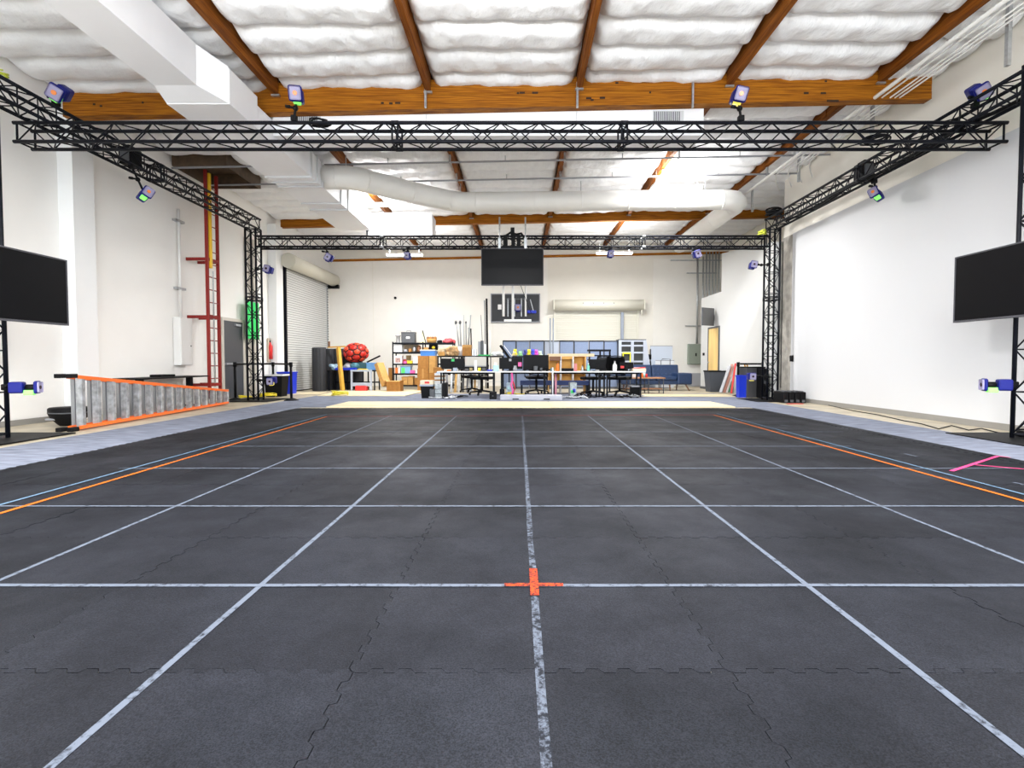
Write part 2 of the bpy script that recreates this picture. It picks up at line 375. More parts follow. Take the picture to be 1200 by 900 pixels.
B(0,0.04,0,0.42,0,0.75,b=0.005).build('back_box',mat('tan_metal',(0.5,0.42,0.33),0.5),e)
m=MB(); m.lathe([(0.0,0.1),(0.07,0.1),(0.07,0.5),(0.03,0.58),(0.03,0.62)],12,(0.05,0.1,0)); m.build('red_cylinder',redp,e)
MB().cyl((0.05,0.1,0.62),(0.05,0.1,0.68),0.02).build('valve',blackp,e)
ya,za=atX(289.5,352,XL+0.22); yb,zb=atX(304,398,XL+0.22)
g=T('green_banner','bright green fabric sheet pinned to the left wall behind truss tower','banner',(XL+0.2,ya,zb))
m=MB()
for k in range(8): m.box(0.0+0.01*(k%2),0.012+0.01*(k%2),k*(yb-ya)/8,(k+1)*(yb-ya)/8,0,za-zb)
m.build('cloth',mat('green_screen_cloth',(0.05,0.75,0.18),0.7),g); MB().cyl((0.02,0,za-zb),(0.02,yb-ya,za-zb),0.015).build('top_rod',steel,g)
# red fixed ladder
redl=mat('red_ladder_paint',(0.25,0.018,0.014),0.5,spec=0.3)
yl,_=atX(244.5,400,-7.42); yr,_=atX(257,400,-7.42)
L=T('wall_ladder','tall red fixed ladder rising to the roof hatch on the left wall','ladder',(-7.42,yl,0))
w=yr-yl
for a in (0,w): B(-0.035,0.035,a-0.022,a+0.022,0.12,5.55,b=0.004).build('rail',redl,L)
rg=MB().cyl((0,0,0),(0,w,0),0.012,8).mesh('rung'); rg.materials.append(redl)
for k in range(17): put('rung',rg,L,(0,0,0.3+0.305*k))
for z in (0.42,2.05,3.42): 
    for a in (0,w): B(-0.49,-0.03,a-0.02,a+0.02,z,z+0.07).build('wall_bracket',redl,L)
    B(-0.03,0.03,0,w,z,z+0.07).build('wall_bracket',redl,L)
B(-0.03,0.06,0.06,0.13,3.25,5.5,b=0.01).build('yellow_post',mat('safety_yellow',(0.9,0.55,0.02),0.45),L)
B(0.0,0.012,w*0.45,w*0.55,0.4,3.2).build('cable_rail',steel,L)
# things on the back wall
xw,zw=at(604,361,YB-0.012)
nb=T('notice_board','large black pegboard with a camera and tools on the back wall','board',(at(575,361,20.75)[0],20.72,at(600,378,20.75)[1]))
W_=at(633,361,20.75)[0]-at(575,361,20.75)[0]; H_=at(600,344,20.75)[1]-at(600,378,20.75)[1]
B(0,W_,0.02,0.05,0,H_).build('panel',mat('black_board',(0.03,0.033,0.04),0.6),nb)
for a in ((0,0.04,0,H_),(W_-0.04,W_,0,H_),(0.04,W_-0.04,0,0.04),(0.04,W_-0.04,H_-0.04,H_)): B(a[0],a[1],0.0,0.03,a[2],a[3]).build('frame',lgreyp,nb)
B(0.3,0.45,0.0,0.02,H_*0.45,H_*0.62).build('paper_note',whitep,nb)
for k in range(3): B(W_*0.34+k*0.28,W_*0.34+k*0.28+0.04,-0.03,0.02,0.25,H_-0.2).build('hook_strip',steel,nb)
B(W_*0.32,W_*0.68,-0.03,0.02,H_-0.25,H_-0.21).build('hook_rail',greyp,nb)
B(W_*0.74,W_*0.92,-0.05,0.02,0.38,0.5,b=0.02).build('blue_tool',bluep,nb); MB().bar((W_*0.8,-0.03,H_-0.25),(W_*0.86,-0.03,0.5),0.03).build('tool_arm',steel,nb)
e=T('breaker_panel','grey green electrical breaker panel on the back wall by the sofa','cabinet',(at(807,415,20.6)[0],20.6,at(810,427,20.6)[1]))
w=at(826,415,20.6)[0]-at(807,415,20.6)[0]; hh=at(810,403,20.6)[1]-at(810,427,20.6)[1]
gg=mat('grey_green_paint',(0.25,0.29,0.24),0.5)
B(0,w,0.02,0.18,0,hh,b=0.01).build('box',gg,e); B(0.02,w-0.02,0,0.02,0.03,hh-0.03,b=0.005).build('door_leaf',gg,e); B(0.28,0.33,-0.02,0,hh*0.4,hh*0.55).build('latch',blackp,e)
cx=at(818,350,20.6)[0]
for k in range(7):
    solo(MB().cyl((0,0,0),(0,0,3.6),0.03+0.01*(k==0),8),'steel_conduit',steel,['thickest leftmost','second','third','fourth','fifth','sixth','rightmost'][k]+' steel conduit in the bundle above the breaker panel','conduit',(cx+0.13*k+(0 if k==0 else 0.1),20.68,at(810,403,20.6)[1]+0.01 if k<2 else 1.95),group='conduits above the breaker panel')
for k,(py,xa,xb) in enumerate(((305,786,846),(320,805,840),(382,803,822))):
    a,z=at(xa,py,20.74); b_,_=at(xb,py,20.74)
    solo(B(a,b_,20.72,20.785,z-0.02,z+0.02),'strut_channel',steel,['upper steel strut channel near the ceiling at the far right','middle steel strut channel beside the conduits','lower short strut channel above the breaker panel'][k],'bracket')
solo(B(-0.22,0.22,0,0.4,0,0.55,b=0.02),'junction_cabinet',lgreyp,'small grey cabinet on the floor behind the sofa arm','cabinet',(at(817,440,20.2)[0],20.2,0))
solo(B(-0.06,0.06,0,0.04,0,0.1,b=0.01),'wall_switch',blackp,'small black switch on the white office wall end','switch',(ofx-0.04,18.62,1.25),rz=-PI/2)
yy,zz=atX(930,420,XR); solo(B(0,0.05,0,0.11,0,0.16,b=0.01),'wall_socket',blackp,'small black box low on the white screen wall','socket',(XR-0.05,yy,zz-0.08))
x,z=at(463,349,20.7); solo(MB().cyl((0,0,0),(0,0.09,0),0.05,10),'wall_hook',blackp,'small black cap hanging on the back wall left of centre','hook',(x,20.69,z))
# grey monitor on the office wall
t=T('wall_monitor','grey monitor bracketed above the yellow door','monitor',(ofx-0.06,17.6,at(833,382,17.6)[1]),rot=(0,0,0.55))
B(-0.62,0.0,-0.03,0.03,0,0.62,b=0.01).build('casing',greyp,t); B(-0.6,-0.02,-0.036,-0.03,0.02,0.6).build('screen',mat('grey_screen',(0.12,0.12,0.12),0.3),t); B(-0.05,0.12,0.03,0.08,0.2,0.4).build('bracket',blackp,t)
# ---------------------------------------------------------------- ducts
duct=mat('white_duct_paint',(0.88,0.89,0.92),0.5,0,0.02,2)
ductf=mat('duct_flange',(0.62,0.63,0.65),0.5)
D=T('supply_duct','long white rectangular duct running away below the roof at left','duct',(0,0,0))
B(-5.14,-4.54,-2.0,7.12,4.90,5.47).build('near_section',duct,D)
B(-5.17,-5.14,-2.0,7.12,4.93,4.985).build('wood_edge',pine,D)
m=MB(); bm=m.bm
a=[bm.verts.new(p) for p in ((-5.14,7.12,4.9),(-4.54,7.12,4.9),(-4.54,7.12,5.47),(-5.14,7.12,5.47))]
b_=[bm.verts.new(p) for p in ((-5.2,7.45,4.82),(-4.28,7.45,4.82),(-4.28,7.45,5.35),(-5.2,7.45,5.35))]
bm.faces.new(a); bm.faces.new(b_[::-1])
for i in range(4): bm.faces.new((a[i],b_[i],b_[(i+1)%4],a[(i+1)%4]))
m.build('taper_section',duct,D)
B(-5.2,-4.27,8.25,8.98,4.81,5.19).build('saddle_section',duct,D)
for y0,y1 in ((7.45,8.246),(8.984,10.3),(10.3,10.85),(10.85,12.0),(12.0,12.5),(12.5,14.5)): B(-5.2,-4.27,y0+0.004,y1-0.004,4.81,5.33).build('far_section',duct,D)
for y in (10.3,10.6,10.86,12.0,12.5):
    k=0.035 if y>7.2 else 0.012
    xa,xb,za,zb=(-5.2,-4.27,4.81,5.33) if y>7.2 else (-5.2,-4.54,4.9,5.46)
    B(xa-k*0.3,xb+k,y-0.012,y+0.012,za-k,zb+k).build('flange',ductf if y>7.2 else duct,D)
C=T('cross_duct','white rectangular duct crossing under the near timber beam','duct',(0,8.72,0))
for a,b_ in ((-4.26,-1.6),(-1.6,1.0),(1.0,3.2)): B(a+0.003,b_-0.003,0,0.5,4.92,5.40).build('section',duct,C)
def grille(px0,px1,par,Y):
    a,_=at(px0,136,Y); b_,_=at(px1,136,Y); _,z1=at(px0,130,Y); _,z0=at(px0,144,Y)
    g=B(a,b_,-0.012,0.0,z0-0.02,z1).build('grille',ductf,par)
    s=B(0,0.012,-0.022,-0.012,z0,z1-0.02).mesh('louvre'); s.materials.append(greyp)
    n=int((b_-a-0.04)/0.033)
    for k in range(n): put('louvre',s,g,(a+0.02+0.033*k,0,0))
grille(343,376,C,8.72); grille(765,801,C,8.72)
for k,(px,wd) in enumerate(((498,0.035),(677,0.035),(813,0.03))):
    x,_=at(px,110,8.44); z0,z1=5.28,5.72+0.1
    solo(B(-wd/2,wd/2,-0.02,0.02,0,z1-z0-0.12),'duct_strut',steel,['left','middle','right'][k]+' galvanised strut holding the white cross duct','bracket',(x,8.49,z0))
U=T('air_unit','white box air outlet at the end of the left duct','duct',(0,14.5,0))
xa,z1=at(431,250,14.45); xb,z0=at(506,274,14.45)
B(-4.27,xb,0,0.65,z0,z1,b=0.01).build('outlet_box',duct,U); B(xa,xb,-0.03,0,z0-0.03,z1+0.03).build('outlet_frame',duct,U); B(xa+0.05,xb-0.05,-0.034,-0.03,z0+0.03,z1-0.02).build('outlet_panel',whitem,U)
B(xa-0.06,xa-0.01,-0.03,0.02,z0-0.03,z1+0.03).build('edge_strip',greyp,U)
spir=mat('spiral_duct_paint',(0.80,0.79,0.76),0.45,0,0.02,3)
Rd=T('round_duct','fat round white duct crossing the room and bending away at right','duct',(0,0,0))
zc=5.06
P_=[(-4.26,11.05,zc),(-4.0,11.05,zc),(-3.8,11.06,zc),(-3.6,11.13,zc),(-3.45,11.26,zc),(-2.6,12.05,zc+0.02),(-1.8,12.76,zc+0.05),(-1.6,12.87,zc+0.06),(-1.4,12.92,zc+0.06),(-1.1,12.92,zc+0.06),(2.0,12.92,zc+0.09),(5.2,12.92,zc+0.12),(5.4,12.93,zc+0.12),(5.6,13.0,zc+0.12),(5.72,13.15,zc+0.12),(5.76,13.4,zc+0.12),(5.76,15,zc+0.12),(5.76,17.95,zc+0.12)]
mt=MB(); mt.tube(P_,0.25,28); mt.build('duct_run',spir,Rd)
def ringat(p,q,r=0.256):
    p=Vector(p); d=(Vector(q)-p).normalized(); MB().cyl(p-d*0.012,p+d*0.012,r,28).build('seam_ring',spir,Rd)
for i in (1,4,5,6,9,11,15): ringat(P_[i],P_[i+1])
for x in (0.4,1.6,2.8,4.0): ringat((x,12.92,zc+0.06+0.01*(x+1.1)),(x+1,12.92,zc+0.06+0.01*(x+2.1)))
for y in (14.6,15.8,17.0): ringat((5.76,y,zc+0.12),(5.76,y+1,zc+0.12))
m=MB(); m.sph((5.76,17.95,zc+0.12),0.25,(1,0.5,1),20); m.build('end_cap',spir,Rd)
for x,y in ((-3.8,11.05),(-1.5,12.92),(1.6,12.92),(4.8,12.92)): MB().cyl((x,y,zc+0.2),(x,y,5.62+SL*x),0.012,6).build('hanger_rod',steel,Rd)
# sprinkler pipes and right-hand conduits
for k,(y,z,xa,xb) in enumerate(((11.15,5.46,-7.7,6.9),(12.35,5.50,-7.7,6.9))):
    p=T('sprinkler_pipe',['nearer','farther'][k]+' thin white sprinkler pipe running across under the purlins','pipe',(0,y,0))
    MB().cyl((xa,0,z+SL*xa),(xb,0,z+SL*xb),0.022,8).build('pipe',lgreyp,p)
    for x in PXS[1:]: B(x-0.02,x+0.02,-0.03,0.03,z+SL*x-0.03,z+SL*x+0.16).build('pipe_clamp',steel,p)
    for x in (-2.9,-0.3,2.3,4.9): MB().cyl((x,0,z+SL*x),(x,0,z+SL*x+0.12),0.012,6).build('sprinkler_head',steel,p)
for k,x in enumerate((6.02,6.14,6.28,6.36,6.44)):
    rr=0.032 if k==0 else 0.013
    pts=[(x,-1,5.47),(x,12.3-0.3*k,5.47),(x+0.15,12.6-0.3*k,5.42),(x+0.4,12.9-0.3*k,5.3)] if k else [(x,-1,5.47),(x,16.1,5.47)]
    solo(MB().tube(pts,rr,8),'ceiling_conduit',whitem,'thick pale conduit running away high along the right wall' if k==0 else ['','first','second','third','fourth'][k]+' thin pale conduit, counted from the thick one along the right ceiling','conduit',group=None if k==0 else 'thin conduits under the roof at right')
for k,(y,x) in enumerate(((6.75,6.52),(9.3,6.52),(11.7,6.52),(14.0,6.52))):
    solo(B(-0.025,0.025,-0.025,0.025,0,0.95 if k==0 else 0.75),'conduit_hanger',steel,['nearest','second','third','farthest'][k]+' vertical steel strut carrying the conduits along the right wall','bracket',(x,y,4.95 if k==0 else 5.2))
# ---------------------------------------------------------------- trusses
CH, BR, SP = 0.0255, 0.0095, 0.265
bcache={}
def brace_mesh(dx,dy,dz,r=BR):
    k=(round(dx,3),round(dy,3),round(dz,3),r)
    if k not in bcache:
        me=MB().cyl((0,0,0),(dx,dy,dz),r,6,caps=False).mesh('brace'); me.materials.append(blackm); bcache[k]=me
    return bcache[k]
def truss(name,label,Lh,kind,pitch,loc,rot,group=None,jm=None,joints=()):
    """box truss, local X is its length, cross-section centred on local origin"""
    t=T(name,label,'truss',loc,rot=rot,group=group); h=SP/2
    for y in (-h,h):
        for z in (-h,h):
            MB().cyl((0,y,z),(Lh,y,z),CH,10).build('chord',blackm,t)
    n=int(round((Lh-0.1)/pitch)); p=(Lh-0.1)/n
    for i in range(n):
        x=0.05+p*i; up=(i%2==0)
        for f in range(4):
            if kind=='zig' or True:
                if f==0: a,b_=((x,-h,-h),(p,0,2*h)) if up else ((x,-h,h),(p,0,-2*h))
                if f==1: a,b_=((x,h,h),(p,0,-2*h)) if up else ((x,h,-h),(p,0,2*h))
                if f==2: a,b_=((x,-h,-h),(p,2*h,0)) if up else ((x,h,-h),(p,-2*h,0))
                if f==3: a,b_=((x,h,h),(p,-2*h,0)) if up else ((x,-h,h),(p,2*h,0))
            put('brace',brace_mesh(*b_),t,a)
            if kind=='ladder' and i%2==0 and i>0:
                s={0:((x,-h,-h),(0,0,2*h)),1:((x,h,-h),(0,0,2*h)),2:((x,-h,-h),(0,2*h,0)),3:((x,-h,h),(0,2*h,0))}[f]
                put('cross_bar',brace_mesh(*s[1]),t,s[0])
    def frame(x,wd=0.03,nm='end_frame'):
        m=MB()
        for y in (-h,h): m.cyl((x,y,-h),(x,y,h),0.014,8)
        for z in (-h,h): m.cyl((x,-h,z),(x,h,z),0.014,8)
        m.build(nm,blackm,t)
    frame(0.05); frame(Lh-0.05)
    for x in joints:
        frame(x-0.04,nm='joint_frame'); frame(x+0.04,nm='joint_frame')
        m=MB()
        for y in (-h,h):
            for z in (-h,h): m.cyl((x-0.05,y,z),(x+0.05,y,z),0.031,10)
        m.build('coupler',jm or steel,t)
    return t
XA,XBt=-6.87,6.555
truss('lighting_truss','long black box truss crossing the room nearest the photographer',14.2,'zig',0.275,(-7.22,7.33,4.285),(0,0,0),joints=(5.45,8.73),jm=blackm)
truss('lighting_truss','black box truss across the far end carrying the hanging screen',XBt-XA-SP-0.06,'ladder',0.30,(XA+SP/2+0.03,12.93,4.09),(0,0,0),joints=(3.2,9.9))
truss('lighting_truss','black box truss running along the left wall',13.05-5.6,'ladder',0.28,(XA,5.6,4.575),(0,0,PI/2),joints=(3.9,),jm=blackm)
truss('lighting_truss','black box truss running along the right wall',13.05-5.6,'ladder',0.28,(XBt,5.6,4.575),(0,0,PI/2),joints=(3.9,),jm=blackm)
def tower(label,x,y,h,pl):
    t=truss('truss_tower',label,h,'ladder',0.27,(x,y,0.02),(0,-PI/2,0),joints=(2.62,) if pl else (),jm=blackm)
    B(-0.015,0.0,-0.6,0.6,-0.6,0.6,b=0.004).build('base_plate',blackp,t)
    return t
tower('black truss tower at the far left corner, by the belt barrier',XA,12.93,4.42,1)
tower('black truss tower at the far right corner, by the black cabinets',XBt,12.93,4.42,1)
tower('black truss tower at the left edge holding the left screen',-6.79,6.3,4.42,0)
tower('black truss tower at the right edge holding the right screen',6.56,6.3,4.75,0)
# box-shaped electronics on the side trusses
for k,(X,Y) in enumerate(((XA,8.9),(XBt,9.55))):
    t=T('power_box','black power box mounted inside the truss on the %s'%['left','right'][k],'box',(X,Y,4.47))
    B(-0.11,0.11,-0.13,0.13,0,0.3,b=0.015).build('housing',blackp,t); B(-0.08,0.08,-0.17,-0.13,0.04,0.24,b=0.01).build('front_panel',greyp,t); B(-0.06,0.06,-0.1,0.1,0.3,0.34,b=0.01).build('lid',blackp,t)
# bundled cables and yellow slings at the truss corners
rs=random.Random(3)
def coil(name,label,loc,r,rz,m,turns=4,flat=0.4,tilt=0):
    pts=[]
    for i in range(turns*16+1):
        a=i/16*2*PI; q=r*(1+0.18*math.sin(a*0.37+1))+0.012*math.sin(3*a); pts.append((q*math.cos(a),q*math.sin(a)*(0.9),0.02+flat*r*0.15*i/16/turns*4+0.02*math.sin(a*1.3)))
    return solo(MB().tube(pts,rz,6),name,m,label,'cable',loc,rot=(tilt,0,0))
coil('cable_coil','heap of black cable on the right far truss corner',(6.5,12.75,4.74),0.16,0.022,blackp,6,1.2)
coil('cable_coil','yellow green strap bunched at the right far truss corner',(6.28,12.9,4.28),0.09,0.014,mat('hivis_yellow',(0.55,0.6,0.05),0.6),5,1.5)
coil('cable_coil','small coil of yellow cable at the left truss near frame edge',(-6.85,6.65,4.74),0.08,0.01,MATS['hivis_yellow'],4,1.2)
coil('cable_coil','loose black cable heap lying in the right end of near truss',(5.2,7.33,4.19),0.16,0.012,blackp,5,0.6)
coil('cable_coil','black cable heap lying on the left end of near truss',(-2.9,7.33,4.45),0.13,0.011,blackp,4,0.3)
for k,(y,x,n) in enumerate(((6.9,6.56,0.0),(8.3,6.56,0.02))):
    pts=[(x+0.05*math.sin(i*0.9+k),5.9+i*0.35,4.46+0.015*math.sin(i*1.7)) for i in range(19)]
    pts=[(p[0]+0.04*k,p[1],p[2]) for p in pts]
    solo(MB().tube(pts,0.028,6),'truss_cable',blackp,['inner','outer'][k]+' thick black cable run lying inside the right side truss','cable',group='cables inside the right truss')
# ---------------------------------------------------------------- motion capture cameras
cb=mat('camera_blue',(0.004,0.008,0.16),0.45,spec=0.25); ring=mat('lavender_strobe_face',(0.30,0.28,0.42),0.4,spec=0.2); lensm=mat('orange_lens_coating',(0.75,0.22,0.05),0.15); ledg=mat('status_light_green',(0.25,1.0,0.15),0.4,emit=0.25); ledy=mat('status_light_yellow',(1.0,0.85,0.1),0.4,emit=0.25)
def mocap(label,loc,yaw,pitch,roll=0,mount=(0,0,-0.2),s=1.0,led=None,lens=None,ab=None):
    if ab: mount=tuple((loc[i] if ab[i] is None else ab[i])-loc[i] for i in range(3))
    """head at loc; faces local -Y; mount = offset from head to clamp in world"""
    t=T('tracking_camera',label,'camera',loc,group='blue motion tracking cameras on the trusses')
    R_=Euler((pitch,roll,yaw)); E=R_.to_matrix().to_4x4()
    def P(m,n,mm,**k):
        o=m.build(n,mm,t); o.rotation_euler=R_; return o
    P(B(-0.07*s,0.07*s,0.0,0.17*s,-0.085*s,0.085*s,b=0.025*s),'body',cb)
    P(MB().cyl((0,-0.13*s,0),(0,-0.02*s,0),0.045*s,14),'lens_barrel',blackp)
    P(B(-0.085*s,0.085*s,-0.17*s,-0.12*s,-0.095*s,0.095*s,b=0.028*s,seg=3),'strobe_housing',cb)
    P(B(-0.07*s,0.07*s,-0.178*s,-0.168*s,-0.08*s,0.08*s,b=0.02*s),'strobe_face',ring)
    P(MB().cyl((0,-0.185*s,0.0),(0,-0.176*s,0),0.028*s,16),'lens',lens or lensm)
    P(B(-0.04*s,0.045*s,-0.115*s,0.01*s,-0.115*s,-0.04*s,b=0.01*s),'status_light',led or ledg)
    mx=Vector(mount); 
    MB().cyl(mx,(0,0,0),0.018,8).build('mount_arm',blackp,t)
    m=MB(); m.sph(mx*0.55,0.04,n=10); m.build('ball_head',blackp,t)
    m=MB(); m.box(mx.x-0.04,mx.x+0.04,mx.y-0.04,mx.y+0.04,mx.z-0.04,mx.z+0.04,b=0.01); m.build('clamp',blackp,t)
    m=MB(); m.cyl(mx*0.55,mx*0.55+Vector((-0.13,-0.02,0.02)),0.016,8); m.cyl(mx*0.55+Vector((-0.07,-0.02,0.01)),mx*0.55+Vector((-0.13,-0.02,0.02)),0.024,8); m.build('locking_handle',blackp,t)
    return t
def mc(px,py,Y,*a,**k):
    x,z=at(px,py,Y); return mocap(a[0],(x,Y,z),*a[1:],**k)
NT_,ST_=4.475,4.765
dl=mat('dark_lens',(0.03,0.01,0.02),0.2)
mc(348,112,7.3,'tracking camera standing on the near truss, left of centre',0.25,0.3,-0.05,ab=(None,7.2,NT_),s=1.1)
mc(865,113,7.3,'tracking camera standing on the near truss, right of centre',-0.1,0.3,0.25,ab=(None,7.2,NT_),s=1.1,led=ledy)
mc(1146,108,7.35,'tracking camera on top of the right truss by the frame edge',-0.6,0.5,-0.5,ab=(6.69,7.4,ST_),s=1.15)
mc(71,109,7.3,'tracking camera on top of the left truss by the frame edge',0.6,0.5,0.5,ab=(-6.74,7.35,ST_),s=1.15)
mc(170,228,8.75,'tracking camera hanging under the left truss near the power box',0.9,-0.1,0.5,ab=(-6.74,8.75,4.40))
mc(1027,228,9.45,'tracking camera hanging under the right truss below the power box',-0.9,-0.1,-0.4,ab=(6.69,9.45,4.40))
mc(315,316,12.9,'tracking camera on the side of the far left tower',0.1,0,0.25,ab=(-6.72,12.8,None),lens=dl,led=cb)
mc(882,311,12.9,'tracking camera on the side of the far right tower',-0.2,0,0.2,ab=(6.40,12.8,None),lens=dl,led=cb)
mc(386,302,12.75,'tracking camera hanging from far truss, beside the left roller door',0.15,0.1,0.5,ab=(-4.95,12.8,3.93),lens=dl,led=cb)
mc(478,300,12.8,'tracking camera under the far truss, left of hanging screen',0,0.1,0,ab=(None,12.8,3.93),s=0.9,lens=dl,led=cb)
mc(715,298,12.8,'tracking camera under the far truss, right of hanging screen',0,0.1,0,ab=(None,12.8,3.93),s=0.9,lens=dl,led=cb)
mc(816,298,12.8,'tracking camera under the far truss near the right tower',-0.1,0.1,-0.3,ab=(None,12.8,3.93),lens=dl,led=cb)
mc(29,454,6.35,'tracking camera low on the left screen tower, facing inward',1.98,0,0,ab=(-6.64,6.42,None),s=0.86,lens=dl)
mc(1168,451,6.35,'tracking camera low on the right screen tower, facing inward',-1.98,0,0,ab=(6.41,6.42,None),s=0.86,lens=dl)
mc(319,446,12.7,'tracking camera low beside the far left tower',0.1,0.1,0,ab=(-6.72,12.8,None),led=ledy,lens=dl)
mc(880,441,12.6,'tracking camera low beside the far right tower',-0.15,0,0,ab=(6.40,12.8,None),led=ledy,lens=dl)
mc(607,361,20.4,'tracking camera fixed to the black board on back wall',0,0,0,ab=(None,20.7,None),s=1.5,led=cb)
# ---------------------------------------------------------------- screens
bez=mat('bezel_grey',(0.07,0.07,0.08),0.5,spec=0.2)
def tv(label,loc,rz,w,h,mount_y=0.12):
    t=T('wall_screen',label,'television',loc,rz); t.name='television'
    B(-w/2,w/2,-0.02,0.03,0,h,b=0.008).build('casing',blackp,t)
    B(-w/2+0.02,w/2-0.02,-0.024,-0.019,0.028,h-0.02).build('screen',screenm,t)
    for a in ((-w/2,w/2,0,0.026),(-w/2,w/2,h-0.018,h)): B(a[0],a[1],-0.03,-0.018,a[2],a[3]).build('bezel',bez,t)
    for a in (-w/2,w/2-0.016): B(a,a+0.016,-0.03,-0.018,0.026,h-0.018).build('bezel',bez,t)
    B(-0.25,0.25,0.03,mount_y,h*0.3,h*0.7).build('wall_mount',blackp,t); return t
tv('large black television on the left edge truss tower',(-6.46,6.27,1.52),PI/2,1.68,0.93)
tv('large black television on the right edge truss tower',(6.235,6.27,1.56),-PI/2,1.68,0.93)
xa,z0=at(564,334.5,12.6); xb,z1=at(637,291,12.6)
tv('black television hanging from the middle of the far truss',((xa+xb)/2,12.62,z0),0,xb-xa,z1-z0,0.2)
xm=(xa+xb)/2
solo(B(-0.3,0.3,0,0.06,0,0.5,b=0.005),'screen_bracket',blackm,'black plate joining the centre screen to the far truss','bracket',(xm,12.74,3.45))
t=T('screen_hanger','black hanging bracket with steel tubes above the centre screen','bracket',(xm,12.93,z1-0.12))
for dx in (-0.33,0.33):
    MB().cyl((dx,-0.14,-0.0),(dx,-0.14,0.95),0.02,8).build('hanger_tube',steel,t)
    B(dx-0.04,dx+0.04,-0.18,-0.05,0.05,0.42,b=0.01).build('clamp',steel,t)
for dx in (-0.18,0.02,0.16): B(dx-0.05,dx+0.05,-0.17,0.17,0.0,0.5,b=0.01).build('motor_block',blackp,t)
B(-0.05,0.05,-0.05,0.05,0.5,0.72,b=0.01).build('motor_post',blackp,t); m=MB(); m.tube([(-0.2,0,0.5),(-0.05,0,0.6),(0.1,0,0.55),(0.22,0,0.58),(0.32,0,0.45)],0.03,6); m.build('cable_loop',blackp,t)
# lowering rig poles in front of the pegboard
_,zb=at(604,376,13.16); _,zt=at(604,334,13.16)
t=T('pole_rig','white tubes hanging behind the centre screen with bottom crossbar','stand',(at(604,360,13.16)[0],13.16,zb))
for px,top in ((590,0.2),(601,0.0),(616,0.1)):
    x=at(px,355,13.16)[0]-at(604,355,13.16)[0]; MB().cyl((x,0,0.0 if px==601 else 0.12),(x,0,4.3-zb),0.034 if px!=616 else 0.026,10).build('tube',whitep,t)
B(-0.3,0.42,-0.03,0.03,-0.02,0.04,b=0.01).build('crossbar',whitep,t)
m=MB(); m.tube([(0.02,-0.05,zt-zb+0.3),(0.3,-0.02,0.5),(0.42,-0.02,0.2)],0.008,6); m.build('cord',blackp,t)
# ---------------------------------------------------------------- floor coverings
K=0.99
rub=bpy.data.materials.new('black_rubber_mat'); rub.use_nodes=True; nt=rub.node_tree; N=nt.nodes; Lk=nt.links; b=N['Principled BSDF']
geo=N.new('ShaderNodeNewGeometry')
n1=N.new('ShaderNodeTexNoise'); n1.inputs['Scale'].default_value=230; n1.inputs['Detail'].default_value=2; Lk.new(geo.outputs['Position'],n1.inputs['Vector'])
n2=N.new('ShaderNodeTexNoise'); n2.inputs['Scale'].default_value=1.3; n2.inputs['Detail'].default_value=7; n2.inputs['Roughness'].default_value=0.65; Lk.new(geo.outputs['Position'],n2.inputs['Vector'])
r1=N.new('ShaderNodeValToRGB'); r1.color_ramp.elements[0].position=0.36; r1.color_ramp.elements[0].color=(0.0045,0.005,0.007,1); r1.color_ramp.elements[1].position=0.66; r1.color_ramp.elements[1].color=(0.013,0.0145,0.020,1); Lk.new(n1.outputs['Fac'],r1.inputs[0])
r2=N.new('ShaderNodeMapRange'); r2.inputs[1].default_value=0.35; r2.inputs[2].default_value=0.7; r2.inputs[3].default_value=0.7; r2.inputs[4].default_value=1.5; Lk.new(n2.outputs['Fac'],r2.inputs[0])
oi=N.new('ShaderNodeObjectInfo'); r3=N.new('ShaderNodeMapRange'); r3.inputs[3].default_value=0.85; r3.inputs[4].default_value=1.15; Lk.new(oi.outputs['Random'],r3.inputs[0])
mu=N.new('ShaderNodeMath'); mu.operation='MULTIPLY'; Lk.new(r2.outputs[0],mu.inputs[0]); Lk.new(r3.outputs[0],mu.inputs[1])
hs=N.new('ShaderNodeHueSaturation'); Lk.new(r1.outputs[0],hs.inputs['Color']); Lk.new(mu.outputs[0],hs.inputs['Value']); Lk.new(hs.outputs[0],b.inputs['Base Color'])
rr=N.new('ShaderNodeMapRange'); rr.inputs[1].default_value=0.3; rr.inputs[2].default_value=0.7; rr.inputs[3].default_value=0.68; rr.inputs[4].default_value=0.5; Lk.new(n2.outputs['Fac'],rr.inputs[0]); Lk.new(rr.outputs[0],b.inputs['Roughness'])
bp=N.new('ShaderNodeBump'); bp.inputs['Strength'].default_value=0.3; bp.inputs['Distance'].default_value=0.004; Lk.new(n1.outputs['Fac'],bp.inputs['Height']); Lk.new(bp.outputs[0],b.inputs['Normal'])
b.inputs['Specular IOR Level'].default_value=0.07
TS=0.611*K; NT=6; g=0.0013
def side():                                   # jigsaw profile along one edge, 0..TS, offset +-0.011
    pts=[]; p=TS/NT
    for i in range(NT):
        x=i*p; q=0.0115; pts+=[(x+0.04*p,-q),(x+0.42*p,-q),(x+0.36*p,0),(x+0.46*p,q),(x+0.96*p,q),(x+0.9*p+0.0,0.0)] if i<NT-1 else [(x+0.04*p,-q),(x+0.46*p,-q),(x+0.44*p,0),(x+0.5*p,q),(x+0.86*p,q),(x+0.9*p,0)]
    return pts
sd=[(0.0,0.0)]
p_=TS/NT
for i in range(NT):
    x=i*p_+(0.012 if i==0 else 0); q=0.0105
    sd+=[(x+0.05*p_,-q),(x+0.42*p_,-q),(x+0.50*p_,q),(x+0.88*p_,q)]
low=[(x,o+g) for x,o in sd]; right=[(TS+o-g,x) for x,o in sd]; up=[(x,TS+o-g) for x,o in sd][::-1]; left=[(o+g,x) for x,o in sd][::-1]
